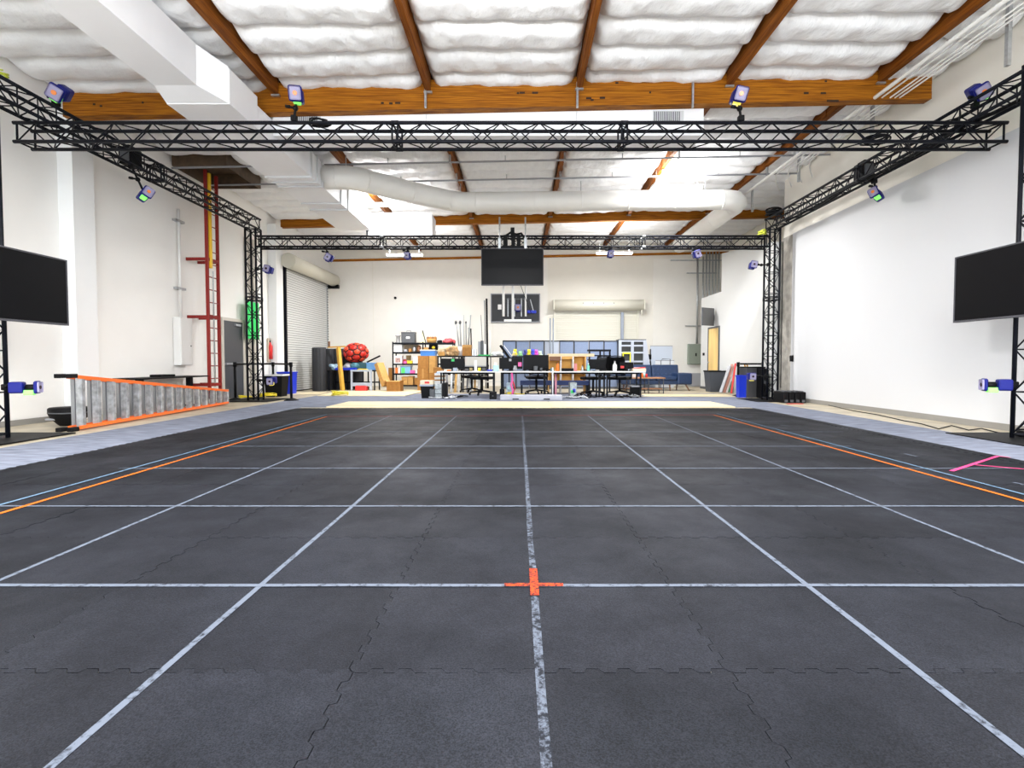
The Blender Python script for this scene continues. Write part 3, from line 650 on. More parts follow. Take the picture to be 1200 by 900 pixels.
poly=low[1:]+[(TS-g,g)]+right[1:]+[(TS-g,TS-g)]+up[:-1]+[(g,TS-g)]+left[:-1]+[(g,g)]
tile=MB().prism(poly,'z',0,0.010).mesh('mat_tile'); tile.materials.append(rub)
x0m,y0m=(0.067-8*0.611)*K,(1.574-0.611)*K
mats=T('rubber_mat_floor','black interlocking rubber mats covering the middle of the floor','mat',(0,0,0))
rs=random.Random(11)
for j in range(16):
    for i in range(16):
        put('mat_tile',tile,mats,(x0m+i*TS,y0m+j*TS,0.0005+rs.random()*0.0008),(rs.uniform(-0.0012,0.0012),rs.uniform(-0.0012,0.0012),0))
bm_=MB().box(0,0.16,0,TS-0.003,0,0.010).mesh('border_strip'); bm_.materials.append(rub)
for j in range(16): put('border_strip',bm_,mats,(x0m+16*TS+0.014,y0m+j*TS,0.0005))
ZM=0.0125
def tapem(name,col,wear=0.5,sc=30):
    m=bpy.data.materials.new(name); m.use_nodes=True; nt=m.node_tree; b=nt.nodes['Principled BSDF']; b.inputs['Roughness'].default_value=0.6; b.inputs['Specular IOR Level'].default_value=0.05
    g_=nt.nodes.new('ShaderNodeNewGeometry'); n=nt.nodes.new('ShaderNodeTexNoise'); n.inputs['Scale'].default_value=sc; n.inputs['Detail'].default_value=5; n.inputs['Roughness'].default_value=0.7
    r=nt.nodes.new('ShaderNodeValToRGB'); r.color_ramp.elements[0].position=wear-0.09; r.color_ramp.elements[0].color=(0.010,0.011,0.015,1); r.color_ramp.elements[1].position=wear+0.06; r.color_ramp.elements[1].color=(*col,1)
    nt.links.new(g_.outputs['Position'],n.inputs['Vector']); nt.links.new(n.outputs['Fac'],r.inputs[0]); nt.links.new(r.outputs[0],b.inputs['Base Color']); return m
tw=tapem('pale_grey_tape',(0.085,0.10,0.13),0.42); tworn=tapem('worn_grey_tape',(0.075,0.088,0.115),0.515,40); to=tapem('orange_tape',(0.42,0.10,0.012),0.38); tow=tapem('worn_orange_tape',(0.40,0.045,0.01),0.51,60); tb=tapem('pale_blue_tape',(0.09,0.15,0.22),0.4); tr=tapem('red_tape',(0.25,0.045,0.04),0.45); tp=tapem('pink_tape',(0.5,0.05,0.16),0.35)
def tape(p,q,w,m,label,z=ZM):
    p=Vector((*p,0)); q=Vector((*q,0)); d=q-p; L_=d.length; a=math.atan2(d.y,d.x); mb=MB(); n=max(1,int(L_/0.3)); r_=random.Random(int(L_*1000)+int(abs(p.x)*77))
    ys=[(r_.uniform(-1,1)*0.0022,w/2*r_.uniform(0.93,1.07)) for _ in range(n+1)]
    bm=mb.bm; rows=[]
    for i,(o,hw) in enumerate(ys): rows.append([bm.verts.new((L_*i/n,o-hw,zz)) for zz in (0,0.0006)]+[bm.verts.new((L_*i/n,o+hw,zz)) for zz in (0.0006,0)])
    for A,C_ in zip(rows,rows[1:]):
        for k in range(4): bm.faces.new((A[k],A[(k+1)%4],C_[(k+1)%4],C_[k]))
    bm.faces.new(rows[0]); bm.faces.new(rows[-1][::-1])
    return solo(mb,'floor_tape',m,label,'tape',(p.x,p.y,z),a)
YT=[(2.185+1.222*i)*K for i in range(-1,6)]; YO=9.26*K; c=1.222*K; xc=0.067*K
names=['leftmost long grey tape line','second long grey tape line from the left','worn grey tape line down the middle of the mats','second long grey tape line from the right','rightmost long grey tape line']
for i in range(5): tape((xc+(i-2)*c,0.2 if 0<i<4 else 1.0),(xc+(i-2)*c,YO),0.030 if i==2 else 0.026,tworn if i==2 else tw,names[i])
ol,orr=-3.49*K,3.64*K
lbl=['nearest cross line of grey tape, meeting the orange cross','second cross line of grey tape from the front','third cross line of grey tape from the front','fourth cross line of grey tape from the front','fifth cross line of grey tape from the front','farthest grey cross line, just before the red line']
xl=[-4.7,-4.7,-3.72,-3.5,-3.5,-3.5]; xr=[4.9,4.9,4.85,3.9,4.6,4.5]
for i in range(6): tape((xl[i],YT[i+1]),(xr[i] if i!=2 else 4.6,YT[i+1]),0.026,tw,lbl[i],ZM+0.0008)
pL=[fl(0,604),fl(383,489)]; pR=[fl(836,487),fl(1200,589.5)]
def ext(a,b): return (b[0]+(a[0]-b[0])*1.4, b[1]+(a[1]-b[1])*1.4)     # the lines run on past the photographer
pL[0]=ext(pL[0],pL[1]); pR[1]=ext(pR[1],pR[0])
tape(pL[0],pL[1],0.035,to,'orange tape line along the left side of the mats',ZM+0.0016)
tape(pR[0],pR[1],0.035,to,'orange tape line along the right side of the mats',ZM+0.0016)
tape(pL[1],pR[0],0.04,tr,'red orange tape line across the far end of the mats',ZM+0.0016)
bL=[fl(0,594),fl(383,486.5)]; bR=[fl(840,485.5),fl(1200,581.5)]
bL[0]=ext(bL[0],bL[1]); bR[1]=ext(bR[1],bR[0])
tape(bL[0],bL[1],0.028,tb,'pale blue tape line just outside the left orange line',ZM+0.0024)
tape(bR[0],bR[1],0.028,tb,'pale blue tape line just outside the right orange line',ZM+0.0024)
tape(bL[1],bR[0],0.02,tw,'thin grey tape line just behind the red far line',ZM+0.0008)
tape((xc-0.13,YT[1]),(xc+0.13,YT[1]),0.028,tow,'short crosswise orange strip of the floor centre mark',ZM+0.0032)
tape((xc,YT[1]-0.10),(xc,YT[1]+0.17),0.038,tow,'short lengthwise orange strip of the floor centre mark',ZM+0.0040)
tape(fl(1115,554),fl(1170,536),0.035,tp,'slanting pink tape stroke at the right edge of the mats',ZM+0.0032)
tape(fl(1168,536),fl(1184,538),0.03,tp,'tiny pink tape stub by the carpet at right',ZM+0.0040)
tape(fl(1143,546.5),fl(1200,551.5),0.03,tp,'level pink tape stroke running to the right frame edge',ZM+0.0024)
for k,(a,b_,l) in enumerate((((1060,533),(1074,536.5),'short pale tape dash right of the orange line'),((1188,567),(1200,570),'short pale tape dash at the right frame edge'),((872,490),(882,489.5),'short pale tape dash near the far right mat corner'),((914,499),(926,500.5),'pale tape scrap right of the blue line'))):
    tape(fl(*a),fl(*b_),0.03,tw,l,ZM+0.0008)
# carpet around the mats
cm=mat('streaked_blue_grey_carpet',(0.24,0.262,0.33),0.9,0,0,6,0.15,160,(0.5,4.0,1),col2=(0.12,0.135,0.18),spec=0.1)
cpL=x0m-0.013; cpR=x0m+16*TS+0.19; yf=y0m+16*TS+0.018
def carpet(x0,x1,y0,y1,label):
    solo(B(x0,x1,y0,y1,0,0.006),'carpet_strip',cm,label,'carpet')
carpet(-6.0,cpL,-1,10.9,'streaky blue grey carpet strip between mats and left ladder')
carpet(cpR,6.15,-1,10.9,'streaky blue grey carpet strip between mats and right wall')
carpet(-6.0,6.15,10.905,15.6,'blue grey carpet area under the desks beyond the mats')
ply=mat('pale_plywood',(0.72,0.62,0.40),0.6,0,0.08,3,0,0,(0.4,3,1)); 
def plate(pts,z,th,label):
    solo(MB().prism([fl(*p,z) for p in pts],'z',z-th,z),'plywood_sheet',ply,label,'board')
zf=0.03
a=fl(382,476.5,zf); b_=fl(862,476.5,zf); f=fl(410,470.5,zf)
xs=[a[0],-1.72,0.72,3.16,b_[0]]
for i in range(4):
    solo(MB().prism([(xs[i]+0.006,a[1]),(xs[i+1]-0.006,a[1]),(xs[i+1]-0.006,f[1]),(xs[i]+0.006,f[1])],'z',0.006,0.03),'plywood_sheet',ply,['leftmost','second','third','rightmost'][i]+' pale plywood sheet in the row before the desks','board')
plate([(372,463.5),(475,463.5),(500,457.5),(398,457.5)],0.025,0.018,'pale plywood sheet on the floor before the left shelves')
plate([(742,464),(862,464.5),(850,462),(752,461.5)],0.025,0.018,'pale plywood sheet on the floor before the coffee table')
plate([(330,462.5),(376,461.5),(384,459.5),(345,459.5)],0.012,0.008,'narrow pale board on the floor by the roller door')
# ---------------------------------------------------------------- things on the left
# big stepladder lying on its side
fib=mat('orange_fibreglass',(0.85,0.16,0.02),0.4)
nx,ny=fl(90,505); fx,fy=fl(266,474)
Ld=math.hypot(fx-nx,fy-ny); ang=math.atan2(fy-ny,fx-nx)
L=T('stepladder','big aluminium and orange stepladder lying on its side by the carpet','ladder',(nx,ny,0),ang)
H0,H1=0.80,0.34
def railseg(y,top):
    m=MB(); z0=H0 if top else 0.035; z1=H1 if top else 0.035
    m.bar((0,y,z0),(Ld,y,z1),0.09,0.022); m.bar((0,y-0.035,z0+(-0.015 if top else 0.015)),(Ld,y-0.035,z1+(-0.015 if top else 0.015)),0.012,0.045); return m
for y in (0.0,0.15):
    for top in (0,1): railseg(y,top).build('rail',fib,L)
for k in range(15):
    t=k/14; x=0.06+(Ld-0.12)*t; z1=H0+(H1-H0)*x/Ld-0.012
    B(x-0.0,x+0.02,-0.04,0.045,0.045,z1,b=0.003).build('step',alu,L)
    for zz_ in (0.36,0.62): pass
    B(x-0.0,x+0.075,-0.035,-0.028,0.045,z1).build('step_nosing',alu,L)
    if k<14:
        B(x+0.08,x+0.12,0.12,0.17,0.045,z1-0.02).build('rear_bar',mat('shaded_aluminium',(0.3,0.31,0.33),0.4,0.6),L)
        m=MB(); m.bar((x+0.02,-0.01,0.06),(x+0.15,-0.01,0.045),0.012,0.02); m.bar((x+0.01,0.0,0.14),(x+0.11,0.0,0.05),0.010,0.03); m.bar((x+0.01,0.0,z1-0.10),(x+0.11,0.0,z1-0.02),0.010,0.03); m.build('gusset',alu,L)
        B(x+0.06,x+0.15,0.07,0.08,0.14,z1-0.1).build('spreader_plate',MATS['shaded_aluminium'],L)
for z in (0.03,H0):
    for y in (0.0,0.15): B(-0.13,0.0,y-0.04,y+0.04,z-0.028,z+0.032,b=0.008).build('foot_cap',blackp,L)
B(Ld,Ld+0.02,-0.04,0.19,0.02,H1+0.02,b=0.004).build('top_cap',alu,L)
# black tub
x,y=fl(64,501); t=T('plastic_tub','black rounded plastic tub on the concrete behind the ladder feet','tub',(x,y+0.25,0))
m=MB(); m.lathe([(0.15,0.0),(0.18,0.02),(0.30,0.13),(0.335,0.2),(0.335,0.27),(0.31,0.29),(0.0,0.295)],28,sx=0.8,sy=0.7); m.build('shell',blackp,t)
m=MB(); m.lathe([(0.336,0.20),(0.340,0.21),(0.336,0.22)],28,sx=0.8,sy=0.7); m.build('rim_seam',greyp,t); B(-0.2,-0.05,-0.2,-0.15,0.1,0.13,b=0.01).build('pale_badge',lgreyp,t)
# black table with flat panel
zt=at(190,441.5,10.6)[1]
t=T('black_table','long thin black table against the left wall behind the ladder','table',(-7.58,10.65,0),PI/2)
wt=2.1
B(-wt/2,wt/2,-0.26,0.3,zt-0.03,zt,b=0.005).build('table_top',blackp,t)
for a in (-wt/2+0.3,wt/2-0.3): B(a-0.05,a+0.05,-0.05,0.05,0.02,zt-0.03).build('pedestal',blackm,t); B(a-0.06,a+0.06,-0.22,0.22,0,0.03).build('pedestal_foot',blackm,t)
solo(B(-0.12,0.12,-0.22,0.22,0,0.05,b=0.01),'flat_case',blackp,'flat black case lying on the long black table','case',(-7.58,10.55,zt))
# belt barrier (left) and right one
def stanchion(px,py,label,grp=None):
    x,y=fl(px,py); t=T('barrier_post',label,'barrier',(x,y,0),group=grp)
    m=MB(); m.lathe([(0.18,0.0),(0.18,0.015),(0.10,0.05),(0.04,0.07),(0.0,0.07)],20); m.build('foot',blackp,t)
    m=MB(); m.cyl((0,0,0.05),(0,0,0.93),0.032,12); m.build('pole',blackp,t)
    m=MB(); m.cyl((0,0,0.88),(0,0,1.0),0.043,12); m.build('belt_head',blackp,t); return x,y
s1_=stanchion(276,469,'black belt barrier post beside the grey door'); s2_=stanchion(320.5,464.5,'black belt barrier post in front of the black bin'); s3_=stanchion(341.5,469.5,'black belt barrier post right of the blue bin')
def belt(a,b_,label):
    m=MB(); p=Vector((a[0],a[1],0.95)); q=Vector((b_[0],b_[1],0.95)); m.bar(p,q,0.003,0.05); 
    o=solo(m,'barrier_belt',blackp,label,'belt'); return o
def belt(a,b_,label):
    d=Vector((b_[0]-a[0],b_[1]-a[1],0)); l=d.length; return solo(B(0.045,l-0.045,-0.002,0.002,0.925,0.975),'barrier_belt',blackp,label,'belt',(a[0],a[1],0),math.atan2(d.y,d.x))
belt(s1_,s2_,'black barrier belt stretched behind the far left tower'); belt(s2_,s3_,'black barrier belt stretched above the bins')
def bin_(name,label,px0,px1,pyb,pyt,m,lidm=None,taper=0.8,dep=None,handles=False):
    x0,y0=fl((px0+px1)/2,pyb); w=at(px1,pyb,y0)[0]-at(px0,pyb,y0)[0]; h=at(px0,pyt,y0)[1]; dep=dep or w*0.8
    t=T(name,label,'bin',(x0,y0+dep/2,0)); mb=MB(); bm=mb.bm; a=w/2*taper; b_=dep/2*taper
    v=[bm.verts.new(p) for p in ((-a,-b_,0),(a,-b_,0),(a,b_,0),(-a,b_,0),(-w/2,-dep/2,h),(w/2,-dep/2,h),(w/2,dep/2,h),(-w/2,dep/2,h),(-w/2+.02,-dep/2+.02,h),(w/2-.02,-dep/2+.02,h),(w/2-.02,dep/2-.02,h),(-w/2+.02,dep/2-.02,h),(-a+.03,-b_+.03,.05),(a-.03,-b_+.03,.05),(a-.03,b_-.03,.05),(-a+.03,b_-.03,.05))]
    bm.faces.new(v[0:4][::-1])
    for k in range(3):
        for i in range(4): bm.faces.new((v[4*k+i],v[4*k+(i+1)%4],v[4*k+4+(i+1)%4],v[4*k+4+i]))
    bm.faces.new(v[12:16]); mb.build('body',m,t)
    mm=MB()
    for a0 in ((-w/2-.015,w/2+.015,-dep/2-.015,-dep/2+.01),(-w/2-.015,w/2+.015,dep/2-.01,dep/2+.015)): mm.box(a0[0],a0[1],a0[2],a0[3],h-0.04,h+0.005,b=0.004)
    for a0 in ((-w/2-.015,-w/2+.01),(w/2-.01,w/2+.015)): mm.box(a0[0],a0[1],-dep/2+.01,dep/2-.01,h-0.04,h+0.005,b=0.004)
    mm.build('rim',lidm or m,t); return t
t=bin_('waste_bin','tall black waste bin with white liner left of the blue bin',309,331,465,439,blackp,whitep,0.82)
t=bin_('recycling_bin','bright blue recycling bin behind the left belt barrier',325,340,462.5,436,bluep,None,0.9,0.5)
coil('cable_coil','yellow cable coiled on the base plate of the far left tower',(fl(313,466)[0],fl(313,466)[1],0.03),0.2,0.015,mat('yellow_cable',(0.75,0.6,0.02),0.5),4,0.5)
coil('cable_coil','yellow cable coiled on the floor by the grey door',(fl(287,468)[0],fl(287,468)[1],0.03),0.14,0.012,MATS['yellow_cable'],3,0.5)
x,y=fl(398,462.3,0.05); coil('rope_pile','heap of yellow webbing on the plywood before the workbench',(x,y,0.03),0.2,0.016,mat('yellow_webbing',(0.8,0.7,0.06),0.7),6,0.8)
# foam bolsters by the roller door
foam=mat('charcoal_foam',(0.025,0.027,0.033),0.7,0,0.1,20)
def bolster(px0,px1,pyt,Y,label,n=12):
    x0,_=at(px0,430,Y); x1,_=at(px1,430,Y); h=at(px0,pyt,Y)[1]; r=(x1-x0)/2
    t=T('foam_bolster',label,'foam',((x0+x1)/2,Y+r,0),group='charcoal foam bolsters by the roller door'); m=MB()
    m.lathe([(r*0.96,0),(r,0.02),(r,h-0.03),(r*0.95,h),(0,h)],n); m.build('foam_core',foam,t)
    for k in range(5): a=-PI/2+(k-2)*0.5; m=B(-0.006,0.006,-0.006,0.006,0.02,h-0.03); o=m.build('rib',mat('dark_foam_groove',(0.02,0.02,0.022),0.8),t,(r*0.985*math.cos(a),r*0.985*math.sin(a),0))
bolster(363,379,407,17.0,'nearest charcoal foam bolster standing beside the pale roller door',10)
bolster(377,389,408.5,17.9,'second charcoal foam bolster from the roller door'); bolster(388,401,408.5,18.1,'third charcoal foam bolster from the roller door'); bolster(400,412,408.5,18.2,'fourth charcoal foam bolster, behind the leaning yellow post'); bolster(411,423,409,18.4,'rightmost charcoal foam bolster, behind the red ball')
def bar2(name,m,p,q,Yp,Yq,w,label,cat,group=None,h=None):
    a=at(*p,Yp); b_=at(*q,Yq); return solo(MB().bar((a[0],Yp,a[1]),(b_[0],Yq,b_[1]),w,h),name,m,label,cat,group=group)
yel=mat('yellow_painted_wood',(0.66,0.36,0.05),0.5,0,0.1,6)
bar2('timber_post',yel,(401.5,457.5),(396.5,407.5),17.12,17.24,0.11,'yellow timber post leaning upright in front of the foam bolsters','timber')
bar2('timber_batten',yel,(384,407),(405,406),17.85,17.85,0.045,'short yellow batten lying on top of the foam bolsters','timber')
x,z=at(390,406,18.2); solo(B(-0.03,0.03,-0.03,0.03,0,0.2,b=0.01),'dark_knob',mat('brown_wood',(0.2,0.08,0.03),0.5),'small dark brown block standing on the yellow batten','block',(x,17.85,z-0.03))
# workbench
Yw=17.3; x0,zb=at(383,434,Yw); x1,_=at(440,434,Yw)
t=T('workbench','black workbench loaded with tarps and tools before the foam bolsters','table',((x0+x1)/2,Yw,0)); w=x1-x0
B(-w/2,w/2,0,0.7,zb-0.04,zb,b=0.005).build('table_top',blackp,t)
for a in (-w/2+0.05,-w/2+0.5,w/2-0.45,w/2-0.05):
    for y in (0.05,0.65): B(a-0.02,a+0.02,y-0.02,y+0.02,0,zb-0.04).build('leg',blackm,t)
B(-w/2+0.05,w/2-0.05,0.64,0.68,0.25,0.3).build('cross_rail',blackm,t)
t=T('sawhorse','pale blue grey sawhorse frame under the workbench','sawhorse',(at(423,450,16.9)[0],16.95,0))
lb=mat('pale_blue_grey_paint',(0.42,0.47,0.58),0.5)
for a in (-0.33,0.33): B(a-0.03,a+0.03,-0.03,0.03,0,0.68,b=0.004).build('leg',lb,t)
B(-0.3,0.3,-0.025,0.025,0.18,0.3).build('cross_rail',lb,t)
B(-0.36,0.36,-0.04,0.04,0.68,0.74).build('top_rail',lb,t)
dim=mat('dark_blue_tarp',(0.03,0.05,0.14),0.6); ltp=mat('pale_blue_tarp',(0.35,0.5,0.62),0.5,0,0.4,10)
def blob(name,label,cat,loc,w,d,h,m,seed,n=7,group=None,part='lump'):
    """a heap made of overlapping soft lumps, one mesh"""
    r_=random.Random(seed); mb=MB()
    for k in range(n):
        rr=min(w,d,h)*r_.uniform(0.35,0.6); x=r_.uniform(-w/2+rr*.8,w/2-rr*.8) if w>2*rr else 0; y=r_.uniform(-d/2+rr*.8,d/2-rr*.8) if d>2*rr else 0
        mb.sph((x,y,max(rr*0.55,r_.uniform(0.3,0.8)*h-rr*0.3)),rr,(r_.uniform(1,1.6),1,r_.uniform(0.55,0.9)),10,Euler((r_.uniform(-.4,.4),r_.uniform(-.4,.4),r_.uniform(0,3))))
    for v in mb.bm.verts: v.co.z=max(0,min(v.co.z,h)); v.co+=Vector((0,0,0))
    return solo(mb,name,m,label,cat,loc,group=group)
def onp(px0,px1,Y,z,pyt): # centre x, width, height for a thing standing at z
    a,_=at(px0,pyt,Y); b_,zt_=at(px1,pyt,Y); return (a+b_)/2,b_-a,max(0.03,zt_-z)
for i,(a,b_,pt,mm,l,n) in enumerate(((385,397,426.5,ltp,'crumpled pale blue tarp at the left end of the workbench','tarp'),(394,404,428,dim,'crumpled dark blue tarp on the workbench by the timber post','tarp'),(403,413,425,lgreyp,'heap of pale straps on the workbench','strap_heap'),(411,420,424,mat('dark_teal_cloth',(0.05,0.16,0.2),0.7),'dark teal bag on the workbench left of the ball','bag'))):
    x,w,h=onp(a,b_,Yw+0.3,zb,pt); blob(n,l,n.split('_')[0],(x,Yw+0.35,zb),w,0.4,h,mm,i+5,9)
x,w,h=onp(392,417,Yw,zb,431); solo(B(-w/2,w/2,-0.03,0.06,0,h,b=0.01),'blue_mat_roll',bluep,'long flat bright blue case along the front edge of the workbench','case',(x,Yw+0.08,zb))
x,w,h=onp(417,431,Yw,zb,432); solo(MB().prism([(-w/2,0),(w/2,0),(w*0.25,h*0.9),(-w*0.3,h)],'y',-0.05,0.1),'yellow_folder',yellowp,'flat yellow folder on the workbench below the red ball','folder',(x,Yw+0.1,zb))
x,w,h=onp(429,439,Yw+0.2,zb,425); t=T('blue_crate','light blue plastic crate at the right end of the workbench','crate',(x,Yw+0.4,zb)); 
B(-w/2,w/2,-0.18,0.18,0,h,b=0.015).build('body',mat('light_blue_plastic',(0.12,0.3,0.65),0.4),t); B(-w/2-0.015,w/2+0.015,-0.195,0.195,h-0.03,h,b=0.006).build('rim',MATS['light_blue_plastic'],t)
x,w,h=onp(412,430,Yw+0.45,zb,424.5); solo(B(-w/2,w/2,-0.2,0.2,0,h-0.01,b=0.01),'ball_stand_box',mat('teal_box',(0.03,0.1,0.13),0.6),'dark teal box under the big red ball','box',(x,Yw+0.62,zb))
zbox=zb+h
# the red ball: truncated icosahedron panels with dark seams
x,_=at(417,412,Yw+0.6); t=T('red_ball','big red soccer-pattern ball sitting on the workbench pile','ball',(x,Yw+0.62,zbox)); R_=0.44
bm=bmesh.new(); bmesh.ops.create_icosphere(bm,subdivisions=1,radius=1); ico=[v.co.normalized() for v in bm.verts]; fcs=[[v.co.normalized() for v in f.verts] for f in bm.faces]; bm.free()
dkr=mat('dark_red_seam',(0.02,0.002,0.002),0.6); rr1=mat('ball_red',(0.55,0.02,0.012),0.35); rr2=mat('ball_orange_red',(0.7,0.06,0.015),0.35)
m=MB(); m.sph((0,0,R_*0.78),R_*0.965,(1,1,0.8),24); m.build('seam_ball',dkr,t)
seen=[]
def panel(cen,vs,mm):
    mb=MB(); bm=mb.bm; q=Vector((1,1,0.8)); cc=sum(vs,Vector())/len(vs)
    def pr(v,s): v=v.normalized()*R_*s; return Vector((v.x,v.y,v.z*0.8+R_*0.78))
    sh=[cc+(v-cc)*0.82 for v in vs]; outer=[bm.verts.new(pr(v,0.975)) for v in sh]; mid=[bm.verts.new(pr(cc+(v-cc)*0.6,1.03)) for v in vs]; cv=bm.verts.new(pr(cc,1.045)); low=[bm.verts.new(pr(v,0.93)) for v in sh]; n=len(vs)
    for i in range(n):
        j=(i+1)%n
        for f in ((low[i],low[j],outer[j],outer[i]),(outer[i],outer[j],mid[j],mid[i]),(mid[i],mid[j],cv)): bm.faces.new(f).smooth=True
    mb.build('panel',mm,t)
bm=bmesh.new(); bmesh.ops.create_icosphere(bm,subdivisions=1,radius=1)
rotq=Euler((0.35,0.2,0.1)).to_matrix()
for v in bm.verts:
    nb_=[e.other_vert(v).co for e in v.link_edges]; pts=[v.co+(n_-v.co)/3 for n_ in nb_]; ax=v.co.normalized(); u=(pts[0]-ax*pts[0].dot(ax)).normalized(); w_=ax.cross(u); pts.sort(key=lambda p:math.atan2(p.dot(w_),p.dot(u)))
    panel(v.co,[rotq@p for p in pts],rr2)
for f in bm.faces:
    vs=[v.co for v in f.verts]; pts=[]
    for i in range(3): a_=vs[i]; c_=vs[(i+1)%3]; pts+=[a_+(c_-a_)/3,a_+(c_-a_)*2/3]
    panel(f.calc_center_median(),[rotq@p for p in pts],rr1)
bm.free()
bar2('black_rod',blackp,(430,424.5),(445.5,417),17.6,17.6,0.05,'thick black rod sticking up right from the workbench','rod')
# cartons
def carton(px0,px1,Y,pyt,z=0,label='',dep=None,m=board,open_=False,name='cardboard_box',cat='box',rz=0,tapec=None,group=None):
    x,w,h=onp(px0,px1,Y,z,pyt); dep=dep or min(w,0.45); t=T(name,label,cat,(x,Y+dep/2,z),rz,group)
    g_=0.012
    if open_:
        mb=MB(); mb.box(-w/2,w/2,-dep/2,dep/2,0,g_); mb.box(-w/2,w/2,-dep/2,-dep/2+g_,g_,h); mb.box(-w/2,w/2,dep/2-g_,dep/2,g_,h); mb.box(-w/2,-w/2+g_,-dep/2+g_,dep/2-g_,g_,h); mb.box(w/2-g_,w/2,-dep/2+g_,dep/2-g_,g_,h); mb.build('body',m,t)
        mb=MB(); mb.bar((0,-dep/2,h),(0,-dep/2-0.09,h-0.05),w,0.008); mb=MB(); mb.prism([(-dep/2,h),(-dep/2-0.12,h-0.02),(-dep/2-0.12,h-0.01),(-dep/2,h+0.01)],'x',-w/2,w/2); mb.build('flap',boardl,t)
        mb=MB(); mb.prism([(w/2,h),(w/2+0.12,h+0.03),(w/2+0.12,h+0.04),(w/2,h+0.01)],'y',-dep/2,dep/2); mb.build('flap',boardl,t)
        mb=MB(); mb.prism([(-w/2,h),(-w/2-0.12,h+0.05),(-w/2-0.12,h+0.06),(-w/2,h+0.01)],'y',-dep/2,dep/2); mb.build('flap',boardl,t)
    else:
        B(-w/2,w/2,-dep/2,dep/2,0,h-0.004,b=0.006,seg=1).build('body',m,t)
        B(-w/2+0.003,-0.003,-dep/2,dep/2,h-0.006,h).build('flap',m,t); B(0.003,w/2-0.003,-dep/2,dep/2,h-0.006,h).build('flap',m,t)
        if tapec: B(-0.03,0.03,-dep/2-0.002,-dep/2,h*0.55,h-0.004).build('tape_strip',tapec,t)
    return z+h
bxx=bar2('long_carton',boardl,(453,452),(444,426),17.0,17.2,0.3,'long narrow cardboard carton leaning right of the workbench','box',h=0.16)
x,y=fl(443,455); solo(B(-0.2,0.2,-0.12,0.12,0,0.2,b=0.04),'fuel_can',redp,'squat red plastic can on the floor under the workbench end','can',(x,17.0,0))
carton(453,469,16.6,446.5,0,'open cardboard box on the floor left of the shelves',0.45,open_=True)
carton(455,460,19.0,431,0,'tall narrow cardboard box beside the left shelf post',0.3)
# ---------------------------------------------------------------- shelving unit
Ys=18.7; xl_,_=at(460.5,430,Ys); xm_,_=at(531,430,Ys)
def zz(py,Y=Ys): return at(500,py,Y)[1]
t=T('shelving_unit','long black metal shelving unit crammed with boxes','shelf',(xl_,Ys,0)); w=xm_-xl_
lev=[zz(401.5),zz(412.5),zz(426),zz(437.5),zz(451)]
for z in lev:
    B(0,w,0,0.5,z-0.035,z-0.02).build('shelf_board',mat('dark_shelf_board',(0.05,0.045,0.04),0.6),t); B(0,w,-0.01,0.0,z-0.06,z,b=0.002).build('shelf_beam',blackm,t); B(0,w,0.5,0.51,z-0.06,z).build('shelf_beam',blackm,t)
for a in (0,w/2,w):
    for y in (0,0.5): B(a-0.02,a+0.02,y-0.02,y+0.02,0,lev[0]+0.03).build('post',blackm,t)
Lz=[z-0.02 for z in lev]
def item(name,px0,px1,pyt,lv,m,label,cat,dep=0.25,b=0.01,lid=None,Y=None,taper=None):
    Y=Y or Ys+0.03; z=Lz[lv] if lv is not None and lv>=0 else 0; x,w,h=onp(px0,px1,Y,z,pyt)
    t=T(name,label,cat,(x,Y+dep/2,z)); B(-w/2,w/2,-dep/2,dep/2,0,h*0.86,b=b).build('body',m,t); B(-w/2-0.004,w/2+0.004,-dep/2-0.004,dep/2+0.004,h*0.86,h,b=b*0.6).build('lid',lid or m,t); return t,w,h
t,w,h=item('tool_case',470,486,389,0,greyp,'dark grey hard case with handle on the top shelf','case',0.3,0.02)
MB().tube([(-0.08,0,h-0.01),(-0.08,0,h+0.05),(0.08,0,h+0.05),(0.08,0,h-0.01)],0.012,6).build('handle',greyp,t); B(-0.07,0.07,-0.156,-0.15,h*0.4,h*0.58).build('white_label',whitep,t)
x,w,h=onp(462,468,Ys,Lz[0],392); solo(MB().lathe([(w*.35,0),(w*.4,h*.2),(w*.35,h*.8),(w*.55,h*.85),(w*.55,h),(0,h)],14),'glass_jar',mat('clouded_jar',(0.5,0.5,0.5),0.2),'small grey lidded jar at the left end of the top shelf','jar',(x,Ys+0.2,Lz[0]))
x,w,h=onp(490,498,Ys,Lz[0],387); t=T('pennant','pale yellow triangular pennant with dark edge on the top shelf','flag',(x,Ys+0.2,Lz[0]))
MB().prism([(-w/2,0),(w/2,0),(w*0.0,h)],'y',-0.02,0.02).build('flag_panel',mat('pale_yellow_cloth',(0.8,0.75,0.45),0.7),t); MB().bar((w/2,-0.02,0),(0.0,-0.02,h),0.03).build('dark_edge',blackp,t)
x,w,h=onp(498.5,511,Ys,Lz[0],393); t=T('wicker_basket','tan basket with brown lumps on the top shelf','basket',(x,Ys+0.2,Lz[0]))
mb=MB(); mb.lathe([(w*.42,0),(w*.5,h*.55),(w*.47,h*.6),(w*.3,h*.5),(0,h*.45)],16,sy=0.6); mb.build('basket_bowl',boardl,t)
for k in range(4): mb=MB(); mb.sph((-w*.33+w*.22*k,0,h*.68),w*.16,(1,1,0.9),10); mb.build('brown_lump',[MATS['brown_wood'],board][k%2],t)
x,w,h=onp(511,517,Ys,Lz[0],398); blob('black_bag','small black bag on the top shelf right of the basket','bag',(x,Ys+0.2,Lz[0]),w,0.25,h,blackp,31,6)
